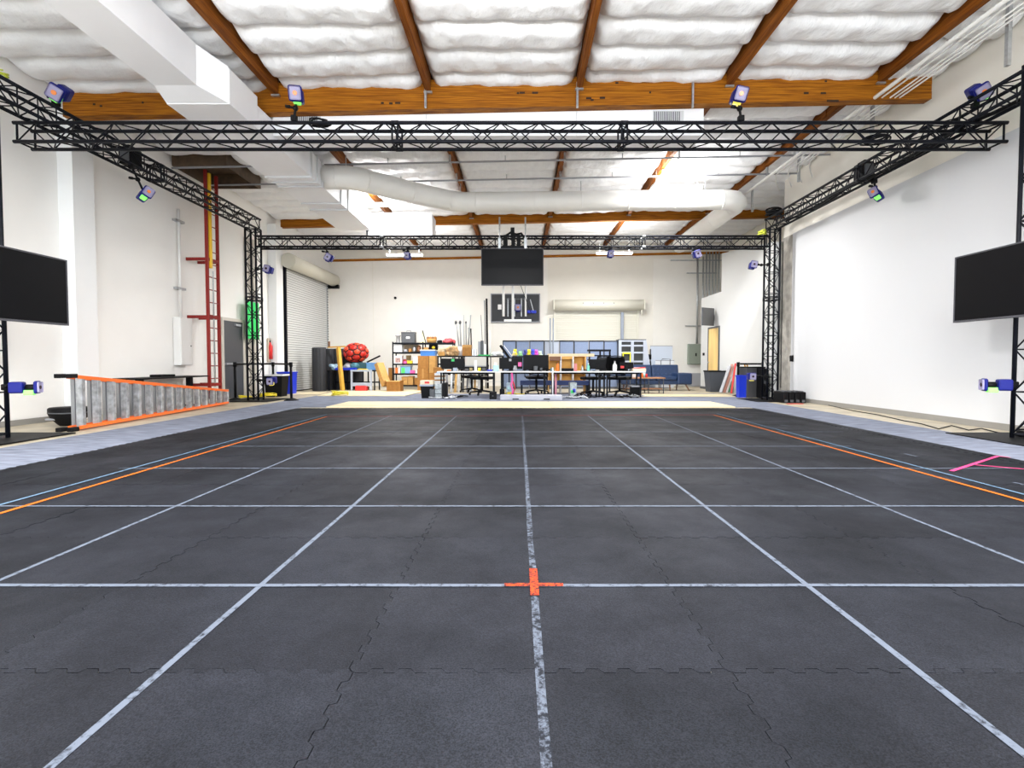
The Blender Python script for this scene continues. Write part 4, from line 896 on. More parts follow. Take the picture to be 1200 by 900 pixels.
x,w,h=onp(518,533,Ys,Lz[0],396); blob('red_jacket','crumpled red and pink jacket at the right end of top shelf','clothing',(x,Ys+0.2,Lz[0]),w,0.35,h,mat('red_cloth',(0.75,0.1,0.12),0.7,0,0.2,8),32,10)
# shelf 1
item('white_box',461.5,471,403.5,1,whitep,'white box at the left end of the second shelf','box')
item('brown_crate',473,490,404,1,mat('taupe_card',(0.36,0.28,0.19),0.7),'wide taupe box at the back of the second shelf','box',0.15,Y=Ys+0.33)
for k,(a,b_,p,mm,l) in enumerate(((472,477,409,lgreyp,'small grey pouch'),(477.5,482,408,board,'small brown lump'),(482.5,487,405,steel,'small metal canister'),(487.5,493,404.5,MATS['brown_wood'],'brown wooden ornament'))):
    x,w,h=onp(a,b_,Ys,Lz[1],p); solo(MB().lathe([(w*.4,0),(w*.5,h*.3),(w*.42,h*.75),(w*.2,h),(0,h)],12),'shelf_trinket',mm,l+' on the second shelf','ornament',(x,Ys+0.12,Lz[1]))
item('small_carton',494,502,407,1,boardl,'small light cardboard box on the second shelf','box')
x,w,h=onp(502,512,Ys,Lz[1],403); t=T('black_helmet_bag','black bag with a yellow patch on the second shelf','bag',(x,Ys+0.2,Lz[1])); B(-w/2,w/2,-0.12,0.12,0,h,b=0.04).build('body',blackp,t); mb=MB(); mb.sph((0.02,-0.12,h*0.6),0.07,(1,0.5,0.8),10); mb.build('yellow_patch',yellowp,t)
# shelf 2
t,w,h=item('picture_box',461.5,471,417,2,whitep,'white box with a printed picture on the third shelf','box'); B(-w*.32,w*.32,-0.132,-0.126,h*.2,h*.75).build('printed_picture',mat('reddish_print',(0.55,0.35,0.32),0.6,0,0.5,14),t)
for k,(a,b_,p,mm,l) in enumerate(((472,476,421,redp,'small red box'),(476,481,416.5,mat('olive_card',(0.3,0.24,0.12),0.7),'olive brown bag'),(477,483,422.5,yellowp,'low yellow box'),(472.5,476.5,423.5,pinkp,'small pink pouch'))):
    item('shelf_pack',a,b_,p,2,mm,l+' on the third shelf','box',0.12,Y=Ys+(0.03 if k in (2,3) else 0.25))
item('white_carton',484,490,418,2,whitep,'white box at the middle of the third shelf','box')
# shelf 3
item('striped_box',463,466,431,3,orangep,'tiny orange and brown box on the fourth shelf','box',0.15); item('white_pack',466.3,468.8,431.5,3,whitep,'tiny white pack on the fourth shelf','box',0.15)
x,w,h=onp(469,481,Ys,Lz[3],428.5); t=T('storage_tote','blue and green plastic tote on the fourth shelf','tote',(x,Ys+0.2,Lz[3])); mb=MB(); mb.prism([(-w*.42,0),(w*.42,0),(w*.5,h),(-w*.5,h)],'y',-0.18,0.18); mb.build('body',mat('translucent_blue_tote',(0.2,0.45,0.75),0.3),t); B(-w*.4,-0.02,-0.186,-0.18,0.03,h*.75).build('green_front',mat('lime_green',(0.1,0.75,0.15),0.5),t); B(-w*.52,w*.52,-0.2,0.2,h-0.03,h,b=0.008).build('lid',lgreyp,t)
item('pink_box',480.5,486,434,3,pinkp,'hot pink box on the fourth shelf','box',0.2); item('white_cup_box',486.5,490,432.5,3,whitep,'small white carton on the fourth shelf','box',0.15)
# bottom shelf
item('archive_box',470.5,477.5,441.5,4,boardl,'left cardboard archive box on the bottom shelf','box',0.35); item('archive_box',478,484,441,4,boardl,'right cardboard archive box on the bottom shelf','box',0.35); item('archive_box',485.5,490,443,4,board,'narrow brown box at the bottom shelf beside the carton stack','box',0.3)
# stack of cartons in front of the shelves
za=carton(489,502,17.6,432,0,'lower tall cardboard carton in the stack before the shelves',0.5,tapec=boardl)
zc_=carton(489.5,502,17.6,417,za,'upper cardboard carton in the stack before the shelves',0.5)
zd=carton(502.3,510.5,17.6,437,0,'narrow lower carton right of the tall stack',0.45); ze=carton(502.5,510.5,17.6,417,zd,'narrow upper carton right of the tall stack',0.45,m=boardl)
x,w,h=onp(492,510,17.6,zc_,411); t=T('blue_tub','blue plastic tub on top of the carton stack','tub',(x,17.85,max(zc_,ze))); mb=MB(); mb.prism([(-w*.46,0),(w*.46,0),(w*.5,h),(-w*.5,h)],'y',-0.2,0.2); mb.build('body',mat('mid_blue_plastic',(0.03,0.2,0.65),0.35),t); B(-w*.52,w*.52,-0.22,0.22,h,h+0.035,b=0.008).build('lid',whitep,t)
# bottle-shaped dark thing, small carton, paper boxes
z5=carton(507.5,518,16.2,430.5,0,'plain cardboard carton behind the stacked white boxes',0.4)
zq=0.30
t=T('side_stand','low black stand beside the first desk','stand',(at(513.5,450,14.6)[0],14.85,0)); B(-0.17,0.17,-0.2,0.2,zq-0.03,zq,b=0.005).build('table_top',blackp,t)
for a in (-0.15,0.15):
    for b_ in (-0.18,0.18): B(a-0.015,a+0.015,b_-0.015,b_+0.015,0,zq-0.03).build('leg',blackm,t)
zs=zq
for k,(p,mm,l) in enumerate(((446.5,whitep,'bottom white paper box in the stack beside the desk'),(444.8,board,'thin brown box in the stack beside the desk'),(442,whitep,'second white paper box in the stack beside the desk'),(440.2,board,'upper thin brown box in the stack beside the desk'),(437.5,whitep,'top white paper box in the stack beside the desk'))):
    x,w,h=onp(508.5,519.5,14.6,zs,p); t=T('paper_box',l,'box',(x,14.85,zs)); B(-w/2,w/2,-0.15,0.15,0,h*0.6,b=0.004).build('tray',mm,t); B(-w/2-0.005,w/2+0.005,-0.155,0.155,h*0.6,h-0.002,b=0.004).build('lid',mm,t); zs+=h
solo(B(-0.12,0.12,-0.09,0.09,0,0.03,b=0.008),'blue_folder',MATS['light_blue_plastic'],'light blue folder on top of the white paper boxes','folder',(at(515,437,14.6)[0],14.85,zs))
t=bin_('waste_bin','black waste bin with red and white box on it, left of the desks',492.5,507,467,451,blackp,mat('grey_blue_rim',(0.35,0.4,0.5),0.5),0.8)
x,y=fl(500,467); x,w,h=onp(492,507,y,at(500,450,y)[1]+0.005,445); t=T('printed_carton','white carton with red print resting on the black bin','box',(x,y+0.18,at(500,451,y)[1]+0.006)); B(-w/2,w/2,-0.15,0.15,0,h,b=0.005).build('body',mat('cream_card',(0.8,0.66,0.5),0.6),t); B(-0.05,0.08,-0.154,-0.15,h*.25,h*.75).build('red_print',redp,t)
# ---------------------------------------------------------------- second low shelf (rear table) behind the monitors
Yr=16.6; xa_,zr=at(512,417,Yr); xb_,_=at(590,417,Yr)
t=T('rear_table','long black table behind the desks piled with parts','table',(xa_,Yr,0)); w=xb_-xa_
B(0,w,0,0.7,zr-0.04,zr,b=0.004).build('table_top',blackp,t)
for a in (0.03,w*.33,w*.66,w-0.03):
    for y in (0.04,0.66): B(a-0.02,a+0.02,y-0.02,y+0.02,0,zr-0.04).build('leg',blackm,t)
for a in (w*.66,w*.8): B(a,a+0.03,0.02,0.05,zr-0.5,zr-0.04).build('side_rail',blackm,t)
B(0.03,w-0.03,0.6,0.64,0.3,0.34).build('cross_rail',whitem,t)
def ritem(name,px0,px1,pyt,m,label,cat,dep=0.3,y=Yr+0.05,**k):
    x,w,h=onp(px0,px1,y,zr,pyt); t=T(name,label,cat,(x,y+dep/2,zr)); B(-w/2,w/2,-dep/2,dep/2,0,h*.88,b=0.008).build('body',m,t); B(-w/2-.004,w/2+.004,-dep/2-.004,dep/2+.004,h*.88,h,b=0.004).build('lid',m,t); return t,w,h
x,w,h=onp(513,523,Yr,zr,406); blob('packing_heap','heap of white and brown packing on the rear table at left','packing',(x,Yr+0.25,zr),w,0.4,h,mat('buff_packing',(0.62,0.5,0.33),0.7,0,0.5,9),41,12)
ritem('parts_carton',514,521,412.5,boardl,'small buff carton at the left end of the rear table','box',0.15,Yr+0.02)
x,w,h=onp(523,536,Yr,zr,405); blob('packing_heap','heap of crumpled brown paper on the rear table','packing',(x,Yr+0.3,zr),w,0.4,h,mat('brown_paper',(0.58,0.36,0.17),0.7,0,0.45,9),42,14)
x,w,h=onp(535,542,Yr,zr,405); t=T('tube_bucket','white bucket holding pale tubes on the rear table','bucket',(x,Yr+0.3,zr)); mb=MB(); mb.lathe([(w*.42,0),(w*.5,h),(w*.46,h),(w*.38,0.03),(0,0.03)],16); mb.build('bucket_wall',whitep,t); mb=MB(); mb.lathe([(w*.5,h-.03),(w*.53,h-.015),(w*.5,h)],16); mb.build('rim',lgreyp,t)
x,w,h=onp(541.5,552,Yr,zr,404); t=T('pole_carton','open cardboard box holding long rods on the rear table','box',(x,Yr+0.25,zr)); g_=0.012
mb=MB(); mb.box(-w/2,w/2,-.17,-.17+g_,0,h); mb.box(-w/2,w/2,.17-g_,.17,0,h); mb.box(-w/2,-w/2+g_,-.17+g_,.17-g_,0,h); mb.box(w/2-g_,w/2,-.17+g_,.17-g_,0,h); mb.box(-w/2+g_,w/2-g_,-.17+g_,.17-g_,0,g_); mb.build('body',board,t); B(-w/2,w/2,-.176,-.17,h-0.09,h).build('flap',boardl,t)
def rod(p,q,rr,mm,label,Yo=Yr+0.25,tip=None):
    a=at(*p,Yo); b_=at(*q,Yo+0.1); t=T('thin_rod',label,'rod',(a[0],Yo,a[1])); v=Vector((b_[0]-a[0],0.1,b_[1]-a[1])); MB().cyl((0,0,0),v,rr,8).build('shaft',mm,t)
    if tip: mb=MB(); mb.sph(v,tip,(1,1,1.6),8); mb.build('tip',greyp,t)
gw=mat('pale_grey_tube',(0.30,0.31,0.31),0.5)
rod((539,414),(534.2,378),0.025,gw,'leftmost pale rod leaning out of the white bucket',tip=0.045); rod((540.5,414),(539,378),0.025,gw,'second pale rod in the white bucket',tip=0.045)
rod((544,414),(543.5,369),0.014,gw,'tall thin rod in the middle of the rod bundle'); rod((546.5,414),(546,378),0.022,gw,'straight pale rod in the cardboard box',tip=0.03); rod((548,414),(551.5,369),0.026,gw,'tallest grey rod in the cardboard box'); rod((552.5,414),(551.8,385),0.022,blackp,'short black rod at the right of the cardboard box'); rod((550,414),(549,384),0.02,gw,'pale rod just left of the short black rod')
rod((566,414),(563.5,369),0.010,greyp,'very thin dark rod leaning near the black pole',tip=None); rod((571.8,456),(570.2,350),0.04,blackp,'tall black pole standing left of the black board',Yo=18.9); rod((569.5,456),(567.8,352),0.03,gw,'tall grey pole beside the tall black pole',Yo=18.9); rod((574.5,416),(574.2,388),0.02,whitep,'short white rod right of the black pole')
for k,(a,b_,p,mm,l) in enumerate(((560,562.8,400,lgreyp,'left upright pale panel on the green tray'),(563,566,399,greyp,'dark grey upright panel on the green tray'),(566.4,569.3,403,whitep,'right upright white panel on the green tray'))):
    x,w,h=onp(a,b_,Yr,zr+0.04,p); solo(B(-w/2,w/2,-.1,.1,0,h,b=0.006),'upright_panel',mm,l,'panel',(x,Yr+0.2,zr+0.04))
x,w,h=onp(560,574,Yr,zr,415.6); t=T('green_tray','bright green tray on the rear table','tray',(x,Yr+0.2,zr)); B(-w/2,w/2,-.15,.15,0,.015).build('tray_base',greenp,t); B(-w/2,w/2,-.16,-.145,0,.04,b=.003).build('rim',greenp,t); B(-w/2,w/2,.145,.16,0,.04,b=.003).build('rim',greenp,t)
for k,(a,b_,p) in enumerate(((553,555.5,409),(556,558.5,409.5))):
    ritem('metal_block',a,b_,p,steel,['left','right'][k]+' small metal block standing on the rear table','block',0.1)
x,w,h=onp(575,589,Yr,zr,411.5); blob('white_cloth_heap','crumpled white cloth at the right end of the rear table','cloth',(x,Yr+0.3,zr),w,0.4,h,whitep,44,10)
# boards leaning under the rear table
for k in range(9):
    px=524+4.6*k; mm=[lgreyp,steel,pine,whitep,greyp][k%5]
    a=at(px,455,16.4)[0]; solo(B(-0.035,0.035,-0.01,0.01,0.0,0.68,b=0.003),'stored_panel',mm,['first','second','third','fourth','fifth','sixth','seventh','eighth','ninth'][k]+' narrow panel from the left, leaning under the rear table','panel',(a,16.42+0.03*(k%2),0),rot=(-0.18,0.05*((k%3)-1),0),group='panels leaning under the rear table')
# ---------------------------------------------------------------- cubicle screens
Yc=18.6; lbp=mat('blue_grey_fabric',(0.20,0.26,0.40),0.8,0,0.08,30); lbq=mat('pale_blue_grey_fabric',(0.45,0.50,0.60),0.8)
xs_=[589,604.7,620.5,637.6,655.5,672.5,690,707.5,725]
for i in range(8):
    a=at(xs_[i],420,Yc)[0]; b_=at(xs_[i+1],420,Yc)[0]; h=at(650,399,Yc)[1]; w=b_-a
    t=T('cubicle_panel',['leftmost','second','third','fourth','fifth','sixth','seventh','rightmost'][i]+' blue grey cubicle panel in the row below the rear roller door','partition',(a,Yc,0))
    B(0.025,w-0.025,-0.02,0.02,0.08,h-0.04).build('fabric_panel',lbp if i!=3 else lbq,t); B(0,w,-0.035,0.035,h-0.04,h,b=0.004).build('top_trim',greyp if i%2 else blackp,t)
    B(0,0.025,-0.03,0.03,0,h-0.04).build('side_trim',blackp,t); B(w-0.025,w,-0.03,0.03,0,h-0.04).build('side_trim',lgreyp if i%2 else greyp,t); B(0.025,w-0.025,-0.025,0.025,0,0.08).build('kick_rail',greyp,t)
a=at(586,416,18.3); t=T('leaning_stand','black folding stand leaning at the left end of cubicle panels','stand',(at(591,416,18.3)[0],18.3,0))
MB().bar((-0.15,0,1.62),(0.18,0.0,1.15),0.09).build('black_arm',blackp,t); MB().bar((0.18,0,1.15),(0.18,0.05,0),0.04).build('leg',blackp,t); MB().bar((-0.02,-0.06,1.62),(0.32,-0.06,1.18),0.025).build('white_strip',whitep,t)
for k,px in enumerate((644.7,648.2)): 
    a=at(px,420,18.5); top=at(px,373,18.5)[1]; solo(MB().cyl((0,0,0),(0,0,top),0.025,8),'steel_pole',mat('dull_steel',(0.2,0.23,0.28),0.5),['left','right'][k]+' steel pole standing before the ivory roller door','pole',(a[0],18.48-0.0,0))
a=at(729,400,20.5); t=T('door_prop','tall grey blue post against the ivory roller door at right','pole',(a[0],20.5,0)); B(-0.06,0.06,-0.04,0.04,0,at(729,366,20.5)[1],b=0.005).build('post',mat('slate_paint',(0.3,0.34,0.42),0.5),t); B(-0.12,0.12,-0.1,0.1,0,0.05).build('foot',blackp,t)
# white workstation frame
Yk=18.15; x0,z0=at(725,441,Yk); x1,_=at(757,441,Yk); h=at(740,398.5,Yk)[1]; w=x1-x0
t=T('machine_frame','pale grey framed machine cabinet with dark openings right of the cubicle panels','cabinet',(x0,Yk,0))
pg=mat('pale_grey_paint',(0.42,0.46,0.54),0.45); dko=mat('dark_opening',(0.035,0.038,0.038),0.5)
B(0.02,w-0.02,0.08,0.5,0,h-0.02).build('dark_interior',dko,t)
for a in (0,w*.45,w-0.1): B(a,a+0.1,0,0.07,0.05,h,b=0.005).build('front_post',pg,t)
for z in (0.05,h*.55,h*.73,h*.87,h-0.06): B(0.1,w-0.1,0.005,0.065,z,z+(0.06 if z>h*.5 else 0.12)).build('front_rail',pg,t)
B(0,w,0,0.55,h,h+0.03).build('top_plate',greyp,t); B(w-0.02,w,0.07,0.55,0.05,h).build('side_sheet',pg,t)
MB().prism([(w,0.05),(w+0.28,0.05),(w,h)],'y',0.0,0.05).build('slanted_brace',pg,t)
ys_=mat('bright_yellow',(0.85,0.8,0.02),0.5)
for a in (0.14,0.40): B(a,a+0.03,-0.03,0.0,h*.42,h*.72).build('yellow_bar',ys_,t)
B(0.14,0.43,-0.03,0.0,h*.72,h*.75).build('yellow_bar',ys_,t)
B(0.12,w*.44,-0.02,0,h*.3,h*.42).build('lower_shelf',pg,t)
t=T('light_stand','black folded light stand leaning right of the pale machine cabinet','stand',(at(761.5,430,18.9)[0],18.9,0))
for p,q in (((0,0,0),(0.02,0,1.5)),((-0.12,0.1,0),(0.0,0,1.0)),((0.14,0.1,0),(0.02,0,1.05))): MB().bar(p,q,0.035).build('leg',blackp,t)
B(-0.09,0.05,-0.05,0.05,1.1,1.3,b=0.02).build('lamp_head',blackp,t)
# boards against the back wall
for k,(a,b_,p,Y,mm,l) in enumerate(((762,788,405,19.6,mat('pale_blue_board',(0.50,0.56,0.66),0.5),'large pale blue board standing behind the sofa'),(768,790,422,19.3,mat('white_board',(0.66,0.69,0.74),0.4),'lower white board standing before the pale blue one'))):
    x,w,h=onp(a,b_,Y,0,p); t=T('leaning_board',l,'board',(x,Y,0)); B(-w/2,w/2,-.015,.015,0.0,h,b=0.003).build('panel',mm,t); B(-w/2,w/2,-.02,-.015,h-.03,h).build('edge_strip',lgreyp,t)
x0,z0=at(776,428,19); t=T('wire_frame','thin dark wire frame standing before the white board','frame',(x0,19.0,0)); MB().tube([(-0.05,0,0),(-0.05,0,1.05),(0.0,0,1.12),(0.3,0,1.12),(0.3,0.0,0)],0.015,6).build('bent_wire',greyp,t); B(-0.07,0.32,-0.1,0.1,0,0.02).build('foot_plate',greyp,t)
# black bench frame + cubby cabinet + plush row
Yb=16.4; x0,zt_=at(690,409.5,Yb); x1,_=at(716,409.5,Yb); w=x1-x0
t=T('equipment_rack','black open metal rack behind the desks, right of the cubbies','rack',(x0,Yb,0))
for a in (0.0,w*.48,w-0.06): B(a,a+0.05,0,0.05,0.0,zt_-0.06).build('post',blackm,t)
B(0,w,-0.01,0.4,zt_-0.06,zt_,b=0.004).build('top_shelf',blackm,t)
for z in (zt_-0.22,zt_-0.36): B(0,w,0,0.35,z,z+0.035).build('shelf_bar',blackm,t)
Yo=15.9; x0,zt_=at(643,414.5,Yo); x1,_=at(696.5,414.5,Yo); w=at(686,420,Yo)[0]-x0; wt_=x1-x0
t=T('cubby_cabinet','orange wood cubby cabinet with long pale top behind the desks','cabinet',(x0,Yo,0))
oak=mat('orange_oak',(0.72,0.38,0.08),0.5,0,0.15,5)
B(-0.02,wt_,0,0.45,zt_-0.09,zt_-0.0,b=0.004).build('long_top',mat('pale_pine',(0.80,0.62,0.38),0.5,0,0.1,5),t)
B(0,w,0.4,0.43,0.25,zt_-0.09).build('back_sheet',mat('orange_back',(0.80,0.42,0.06),0.5),t)
for k in range(4): a=w*k/3; B(a-0.02 if k else 0,a+0.02,0,0.4,0,zt_-0.09).build('upright',whitep if k in (1,2) else oak,t)
for z in (0.25,0.62): B(0.02,w-0.02,0.01,0.4,z,z+0.03).build('shelf_board',oak,t)
B(0.02,w*.33,0.0,0.02,zt_-0.22,zt_-0.09).build('front_rail',MATS['brown_wood'],t); B(w*.35,w*.65,0.0,0.02,zt_-0.17,zt_-0.09).build('front_rail',oak,t)
x0,zt2=at(600,417.5,17.6); x1,_=at(642,417.5,17.6)
t=T('toy_shelf','low shelf carrying a row of bright plush toys','shelf',(x0,17.6,0)); w=x1-x0; B(0,w,0,0.4,zt2-0.04,zt2,b=.004).build('shelf_board',blackm,t)
for a in (0.02,w-0.02): B(a-.02,a+.02,0.02,0.38,0,zt2-.04).build('side_panel',blackm,t)
pl=[(597.5,411.5,mat('plush_cream',(0.8,0.68,0.4),0.9),'cream plush toy at the left end of the toy row'),(603.5,408.5,mat('plush_yellow',(0.85,0.72,0.05),0.9),'yellow and black plush toy in the toy row'),(609.5,412,mat('plush_green',(0.35,0.75,0.35),0.9),'pale green plush toy in the toy row'),(615.5,409.5,mat('plush_navy',(0.06,0.07,0.3),0.9),'navy plush toy in the toy row'),(620,409,MATS['plush_yellow'],'second yellow plush toy, right of the navy one'),(624.5,408.5,mat('plush_blue',(0.08,0.1,0.75),0.9),'bright blue plush toy in the toy row'),(628.5,409.5,mat('plush_magenta',(0.75,0.1,0.6),0.9),'magenta plush toy in the toy row'),(633,412,mat('plush_mint',(0.6,0.8,0.6),0.9),'small mint plush toy at the right end')]
for i,(px,py,mm,l) in enumerate(pl):
    x,w,h=onp(px-2.8,px+3,17.6,zt2,py); t=T('plush_toy',l,'toy',(max(x,x0+0.09),17.75,zt2))
    mb=MB(); mb.sph((0,0,h*.32),w*.45,(1,0.9,h*.66/(w*.9)),12); mb.build('body',mm,t); mb=MB(); mb.sph((0,-0.02,h*.72),w*.34,n=12); mb.build('head',mm,t)
    for s in (-1,1): mb=MB(); mb.sph((s*w*.22,0,h*.72+w*.3),w*.11,n=8); mb.build('ear',mm,t); mb=MB(); mb.sph((s*w*.4,-0.04,h*.25),w*.14,n=8); mb.build('arm',mm,t)
# ---------------------------------------------------------------- desks
Yd=13.95
def desk(px0,px1,label):
    a,zt_=at(px0,435.3,Yd); b_,_=at(px1,435.3,Yd); w=b_-a; t=T('office_desk',label,'desk',(a,Yd,0))
    B(0.003,w-0.003,0,0.68,0.71,0.742,b=0.004).build('desk_top',whitep,t)
    for x in (0.1,w-0.12):
        B(x-0.02,x+0.02,0.1,0.14,0.0,0.71).build('leg',blackm,t); B(x-0.02,x+0.02,0.58,0.62,0,0.71).build('leg',blackm,t)
    B(0.1,w-0.1,0.35,0.4,0.66,0.71).build('under_beam',blackm,t); return a,w
desk(512,583,'leftmost white-topped desk carrying the all-in-one computer'); desk(583.3,644,'second white-topped desk from the left, with two black monitors'); desk(644.3,708,'third white-topped desk, before the orange cubbies'); desk(708.3,757,'rightmost white-topped desk, before the navy sofa')
ZD=0.742
def dthing(px0,px1,pyt,y=Yd+0.35):
    a,zt_=at(px0,pyt,y); b_,_=at(px1,pyt,y); return (a+b_)/2,b_-a,zt_-ZD
def monitor(px0,px1,pyt,label,mm=blackp,back=False,low=0.06,y=Yd+0.4,sticker=None,white=False,cat='monitor'):
    x,w,h=dthing(px0,px1,pyt,y); t=T('computer_monitor',label,cat,(x,y,ZD))
    cm_=lgreyp if back else mm
    B(-w/2,w/2,0,0.035,low,h,b=0.008).build('casing',cm_,t)
    if not back: B(-w/2+.012,w/2-.012,-0.004,0.0,low+.015,h-.012).build('screen',screenm if not white else mat('backrest_dark',(0.03,0.03,0.04),0.5),t)
    else: B(-w/2+.01,w/2-.01,-0.02,0.0,low+0.10,h-.01,b=0.008).build('back_shell',mat('warm_grey_shell',(0.5,0.48,0.44),0.4),t); B(-w/2,w/2,-0.004,0.0,low,low+0.07).build('chin',blackp,t)
    m=MB(); m.box(-0.04,0.04,-0.03,0.0 if back else 0.06,0.01,h*.75 if back else low+0.12); m.build('stand_neck',whitep if back else mm,t)
    B(-0.12,0.12,-0.09,0.1,0,0.012,b=0.004).build('stand_foot',whitep if back else mm,t)
    if sticker:
        for (sx,sz,sw,sh,sm_) in sticker: B(sx*w-sw/2,sx*w+sw/2,-0.008,-0.004,sz*h-sh/2,sz*h+sh/2).build('sticker',sm_,t)
    return t
monitor(517,544.5,420,'black monitor with a green sticky note on the leftmost desk',sticker=[(0.0,0.86,0.09,0.07,greenp)])
monitor(544.8,570,418,'grey backed all-in-one computer on a white stand',back=True)
monitor(585,612.5,419,'black monitor with a pink note, left of the larger black one',sticker=[(0.38,0.5,0.1,0.12,pinkp),(-0.03,0.82,0.07,0.07,lgreyp),(0.18,0.3,0.08,0.08,lgreyp)],mm=blackp)
monitor(613,643,416,'larger black monitor in the middle of the desk row',low=0.03)
monitor(690,710,421,'black monitor at the right end of the third desk')
monitor(726,742.5,424.5,'small black monitor at the rightmost desk with red sticker',sticker=[(-0.3,0.45,0.1,0.07,redp)])
def simple(name,px0,px1,pyt,m,label,cat,shape='box',y=Yd+0.2,d_=0.1,cap=None):
    x,w,h=dthing(px0,px1,pyt,y); t=T(name,label,cat,(x,y,ZD)) if cap else None
    if shape=='box': mb=B(-w/2,w/2,-d_/2,d_/2,0,h,b=min(w,h)*.12)
    elif shape=='bottle': mb=MB(); mb.lathe([(w*.45,0),(w*.5,h*.05),(w*.5,h*.6),(w*.2,h*.78),(w*.18,h*.9),(0,h*.9)],14)
    else: mb=MB(); mb.lathe([(w*.4,0),(w*.5,h*.5),(w*.48,h),(w*.42,h),(w*.36,h*.1),(0,h*.1)],14)
    if cap:
        mb.build('body',m,t); mb=MB(); mb.lathe([(w*.22,h*.88),(w*.22,h),(0,h)],10); mb.build('cap',cap,t); return t
    return solo(mb,name,m,label,cat,(x,y,ZD))
simple('tissue_box',578,584.5,428,tealp,'pale teal tissue box between the desks','box'); simple('wipes_tub',579.3,583,424.8,whitep,'white wipes tub behind the tissue box','tub','cup',Yd+0.5)
simple('teal_bottle',688,691,425.5,mat('sea_green_plastic',(0.2,0.65,0.5),0.3),'sea green spray bottle beside the third desk monitor','bottle','bottle',cap=whitep)
simple('white_bottle',718,723,423,whitep,'white bottle on the rightmost desk','bottle','bottle',cap=lgreyp); simple('silver_flask',681,684,427.5,steel,'silver flask on the third desk','bottle','bottle',cap=blackp); simple('orange_jug',651.5,655.5,424.5,orangep,'orange brown jug at the left of the third desk','jug','bottle',cap=MATS['brown_wood'])
simple('pink_tin',672.5,676,426,mat('dusty_red',(0.6,0.2,0.2),0.5),'dusty red tin on the third desk','tin','box')
for i,(a,b_,p,mm,l) in enumerate(((545,549,432,greyp,'small grey gadget at the left foot of the all-in-one computer'),(550,554,431,MATS['olive_card'],'olive mug beside the all-in-one computer stand'),(560,563.5,431,yellowp,'small yellow mug right of the computer stand'),(565,569,431,greyp,'round dark webcam on the leftmost desk'),(571,577,433,bluep,'flat blue pad on the leftmost desk'),(625.5,630,429,greyp,'grey speaker before the larger black monitor'),(632.5,635.5,431,greyp,'small cup before the larger black monitor'),(639.5,642.5,430,blackp,'black cup at the right of the larger black monitor'),(645,649,431.5,MATS['dark_teal_cloth'],'dark green pouch on the third desk'),(658,672,431.5,blackp,'low black audio box on the third desk'),(698,702,433.3,lgreyp,'small pale tray before the third desk monitor'),(601.5,606,431,lgreyp,'round pale clock before the pink-note monitor'),(524,528,433.3,orangep,'small orange pack on the leftmost desk'),(531,536,431,MATS['grey_blue_rim'],'grey blue gadget before the green-note monitor'))):
    simple('desk_gadget',a,b_,p,mm,l,'gadget','cup' if i in (1,2,6,7,11) else 'box',Yd+0.15)
x,w,h=dthing(742,757,430.5,Yd+0.2); t=T('snack_box','open cream snack box with red edge on the rightmost desk','box',(x,Yd+0.3,ZD)); B(-w/2,w/2,-.12,.12,0,h*.7,b=.006).build('tray',MATS['cream_card'],t); MB().bar((-w*.48,-.1,h*.75),(w*.45,-.1,h*.95),0.03).build('red_edge',redp,t); B(-w*.3,w*.45,-.1,.1,h*.7,h).build('paper',whitep,t)
# office chairs
mesh_b=mat('black_chair_mesh',(0.03,0.032,0.036),0.7)
def chair(label):
    t=T('office_chair',label,'chair',(0,0,0),group='black mesh office chairs at the desks'); t.scale=(1.2,1.15,1.12)
    for k in range(5):
        a=k*2*PI/5+0.3; m=MB(); e=Vector((0.31*math.cos(a),0.31*math.sin(a),0.075)); m.cyl((0,0,0.12),e,0.024,8,0.016); o=m.build('base_spoke',blackp,t)
        m=MB(); m.cyl((e.x-0.02,e.y,0.03),(e.x+0.02,e.y,0.03),0.03,10); m.build('caster',blackp,o)
    m=MB(); m.cyl((0,0,0.1),(0,0,0.42),0.028,10); m.build('gas_lift',blackp,t)
    B(-0.25,0.25,-0.24,0.24,0.42,0.50,b=0.03).build('seat',blackp,t)
    m=MB(); bm=m.bm; rows=[]
    for j in range(8):
        v=j/7; z=0.56+0.46*v; wd=0.21+0.03*math.sin(PI*v); rows.append([bm.verts.new((wd*(i/4-1),0.25+0.04*v-0.05*(1-(i/4-1)**2)*-1+0.03*(v-0.5)**2,z)) for i in range(9)])
    for A,C_ in zip(rows,rows[1:]):
        for i in range(8): bm.faces.new((A[i],A[i+1],C_[i+1],C_[i])).smooth=True
    r_=bmesh.ops.solidify(bm,geom=bm.faces[:],thickness=0.012); m.build('backrest',mesh_b,t)
    m=MB(); m.tube([(-0.22,0.25,0.55),(-0.25,0.28,0.8),(-0.2,0.31,1.03),(0,0.34,1.05),(0.2,0.31,1.03),(0.25,0.28,0.8),(0.22,0.25,0.55),(0,0.30,0.52),(-0.22,0.25,0.55)],0.016,6); m.build('back_frame',blackp,t)
    m=MB(); m.cyl((0,0.15,0.44),(0,0.31,0.62),0.025,8); m.build('back_bracket',blackp,t)
    for s in (-1,1):
        m=MB(); m.tube([(s*0.2,0,0.44),(s*0.30,0,0.48),(s*0.31,0,0.66)],0.018,6); o=m.build('armrest_post',blackp,t); B(s*0.31-0.04,s*0.31+0.04,-0.13,0.12,0.66,0.69,b=0.01).build('arm_pad',blackp,o)
    return t
c0=chair('black mesh office chair at the leftmost desk, behind its table top')
def ch(px,py,rz,label,o=None):
    x,y=fl(px,py)
    if o: o.location=(x,y,0.006); o.rotation_euler=(0,0,rz)
    else: dup(c0,(x,y,0.006),rz,label)
